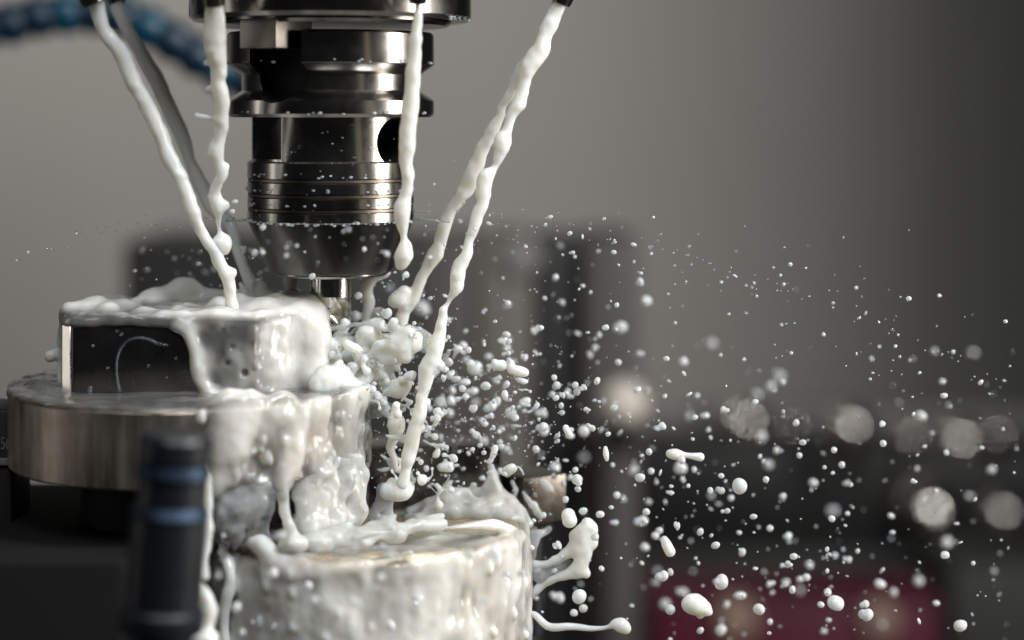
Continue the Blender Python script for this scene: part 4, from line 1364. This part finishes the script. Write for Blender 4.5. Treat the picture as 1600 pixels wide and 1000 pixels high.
# the rest of the spray
cand = []
rr = random.Random(31)
def addc(px, py, r, d):
    if -20 < px < 1640 and 250 < py < 1030:
        cand.append((px, py, r, d))
def rad_s(lo, hi, p=2.2): return lo + (hi - lo) * rr.random() ** p
for _ in range(250):     # thick spray right of the jet
    px, py = 665 + abs(rr.gauss(0, 110)), rr.gauss(645, 75)
    addc(px, py, rad_s(1.1, 7.0, 3.6), rr.gauss(0, 190))
for _ in range(300):     # wide spray going right and down
    px, py = rr.uniform(830, 1350), 0
    py = rr.gauss(690 + (px - 830) * 0.30, 120)
    addc(px, py, rad_s(1.4, 6.5, 2.6), rr.gauss(-20, 170))
for _ in range(230):
    px = rr.uniform(980, 1590)
    py = rr.uniform(540, 1000)
    addc(px, py, rad_s(1.0, 5.0, 3.0), rr.gauss(0, 220))
for _ in range(150):     # upper fan
    t = rr.random()
    px = 660 + 930 * t
    py = 345 + 250 * t ** 1.6 + rr.gauss(0, 30 + 40 * t)
    addc(px, py, rad_s(1.0, 3.4, 2.5), rr.gauss(-60, 90))
for _ in range(60):
    t = rr.random()
    addc(760 + 830 * t, 342 + 265 * t ** 1.5 + rr.gauss(0, 8), rad_s(1.0, 3.0), rr.gauss(-60, 25))
for _ in range(130):     # behind and round the cutter
    addc(rr.uniform(560, 960), rr.uniform(380, 640), rad_s(1.0, 5.0, 2.2), rr.gauss(60, 190))
for _ in range(60):
    addc(rr.uniform(560, 660), rr.uniform(500, 740), rad_s(1.2, 4.5, 2.0), rr.gauss(-30, 40))
for _ in range(50):      # left of the tool, in front of the dark column
    addc(rr.uniform(200, 430), rr.uniform(390, 450), rad_s(1.5, 4.5), rr.gauss(150, 120))
for _ in range(30):
    addc(rr.uniform(395, 620), rr.uniform(345, 410), rad_s(1.2, 5.0), rr.gauss(-300, 70))
for _ in range(70):      # fine line flung off to the left
    t = rr.random()
    addc(375 - 355 * t, 340 + 22 * t + 30 * t * t + rr.gauss(0, 2 + 14 * t), rad_s(1.0, 2.4), rr.gauss(-60, 30))
for _ in range(70):      # over the lower workpiece
    addc(rr.uniform(340, 820), rr.uniform(830, 1000), rad_s(2, 8.0, 2.2), rr.gauss(-420, 60))
for _ in range(90):
    addc(rr.uniform(640, 880), rr.uniform(650, 760), rad_s(1.2, 5.0, 2.6), rr.gauss(0, 90))
for _ in range(24):      # close to the lens, soft
    addc(rr.uniform(900, 1550), rr.uniform(520, 980), rr.uniform(4, 8), rr.uniform(420, 900))
for _ in range(420):     # mist close to the cut
    px = 560 + abs(rr.gauss(0, 200))
    addc(px, rr.gauss(600 + (px - 560) * 0.25, 95), rr.uniform(0.6, 1.4), rr.gauss(-50, 90))
cand.sort(key=lambda c: -c[2])
for c in cand[:185]:
    e = rr.uniform(0.8, 1.2)
    droplet(c[0], c[1], c[2] * e, c[2] / e, c[3])
small = cand[185:]
vs, fs, off = [], [], 0
sv = [np.array([v.co[:] for v in m_.vertices]) for m_ in dms]
sf = [np.array([p.vertices[:] for p in m_.polygons]) for m_ in dms]
for i, c in enumerate(small):
    v = sv[i % 4].copy()
    e = rr.uniform(0.6, 1.7) if rr.random() < 0.35 else rr.uniform(0.85, 1.2)
    k = K(c[3])
    v = v * np.array([c[2] * e, c[2], c[2] / e]) * k
    a_ = rr.uniform(-0.8, 0.8)
    ca, sa = math.cos(a_), math.sin(a_)
    v = np.stack([v[:, 0] * ca + v[:, 2] * sa, v[:, 1], -v[:, 0] * sa + v[:, 2] * ca], 1) + np.array(P(c[0], c[1], c[3]))
    vs.append(v)
    fs.append(sf[i % 4] + off)
    off += len(v)
me = mesh_np('fine_spray', np.concatenate(vs), np.concatenate(fs).tolist())
tag(link('fine_spray', me, M['milk_drop']), 'fine mist of tiny coolant droplets all round the cut', 'spray', kind='stuff')

# beads clinging to the tool holder, and threads flung off its collar
vs, fs, off = [], [], 0
def bead(az, zrow, rad_, r):
    global off
    v = sv[random.randrange(4)] * np.array([r * 1.25, r, r * 0.8])
    c = np.array([AX + rad_ * math.sin(az), -rad_ * math.cos(az), YH - zrow])
    vs.append(v + c)
    fs.append(sf[0] + off)
    off += len(v)
for i in range(46):
    bead(R(-88 + 176 * (i + random.uniform(0, .8)) / 46), 344 + random.uniform(-2, 2), 130, random.uniform(1.2, 3.4))
for i in range(60):
    bead(R(random.uniform(-85, 85)), random.uniform(190, 340), 129, random.uniform(0.6, 1.5))
for row, nn in ((295, 22), (316, 16), (272, 12)):
    for i in range(nn):
        bead(R(random.uniform(-85, 85)), row + random.uniform(-3, 3), 130, random.uniform(1.2, 2.6))
for i in range(18):
    bead(R(random.uniform(-80, 80)), 99 + random.uniform(-2, 2), 161, random.uniform(1.5, 3.2))
for i in range(16):
    bead(R(random.uniform(-80, 80)), 177 + random.uniform(-2, 2), 161, random.uniform(1.5, 3.4))
for i in range(14):
    bead(R(random.uniform(50, 88)), 34 + random.uniform(-3, 2), 219, random.uniform(1.4, 2.6))
me = mesh_np('clinging_beads', np.concatenate(vs), np.concatenate(fs).tolist())
tag(link('clinging_beads', me, M['milk_drop']), 'tiny coolant beads clinging to the rims of the tool holder', 'beads', kind='stuff')

tag(liquid('coolant_thread', [pp([(646, 342, 2.2, -20), (665, 343, 1.8, -30), (682, 345, 1.6, -40), (702, 347, 1.5, -50)])], [(657, 341, 3, -25), (682, 345, 3.2, -40)], 1.2, 'milk_thin', 2),
    'fine coolant thread flung right from the collar edge', 'coolant')
tag(liquid('coolant_thread', [pp([(646, 330, 1.4, -20), (662, 331, 1.6, -30), (672, 331, 1.3, -35)])], [(668, 331, 2, -33)], 1.2, 'milk_thin', 2),
    'short upper coolant thread right of the collar', 'coolant')
tag(liquid('coolant_thread', [pp([(389, 343, 1.8, -20), (370, 345, 1.5, -30), (352, 346, 1.4, -40)])], [(380, 344, 2.2, -25)], 1.2, 'milk_thin', 2),
    'fine coolant thread flung left from the collar edge', 'coolant')
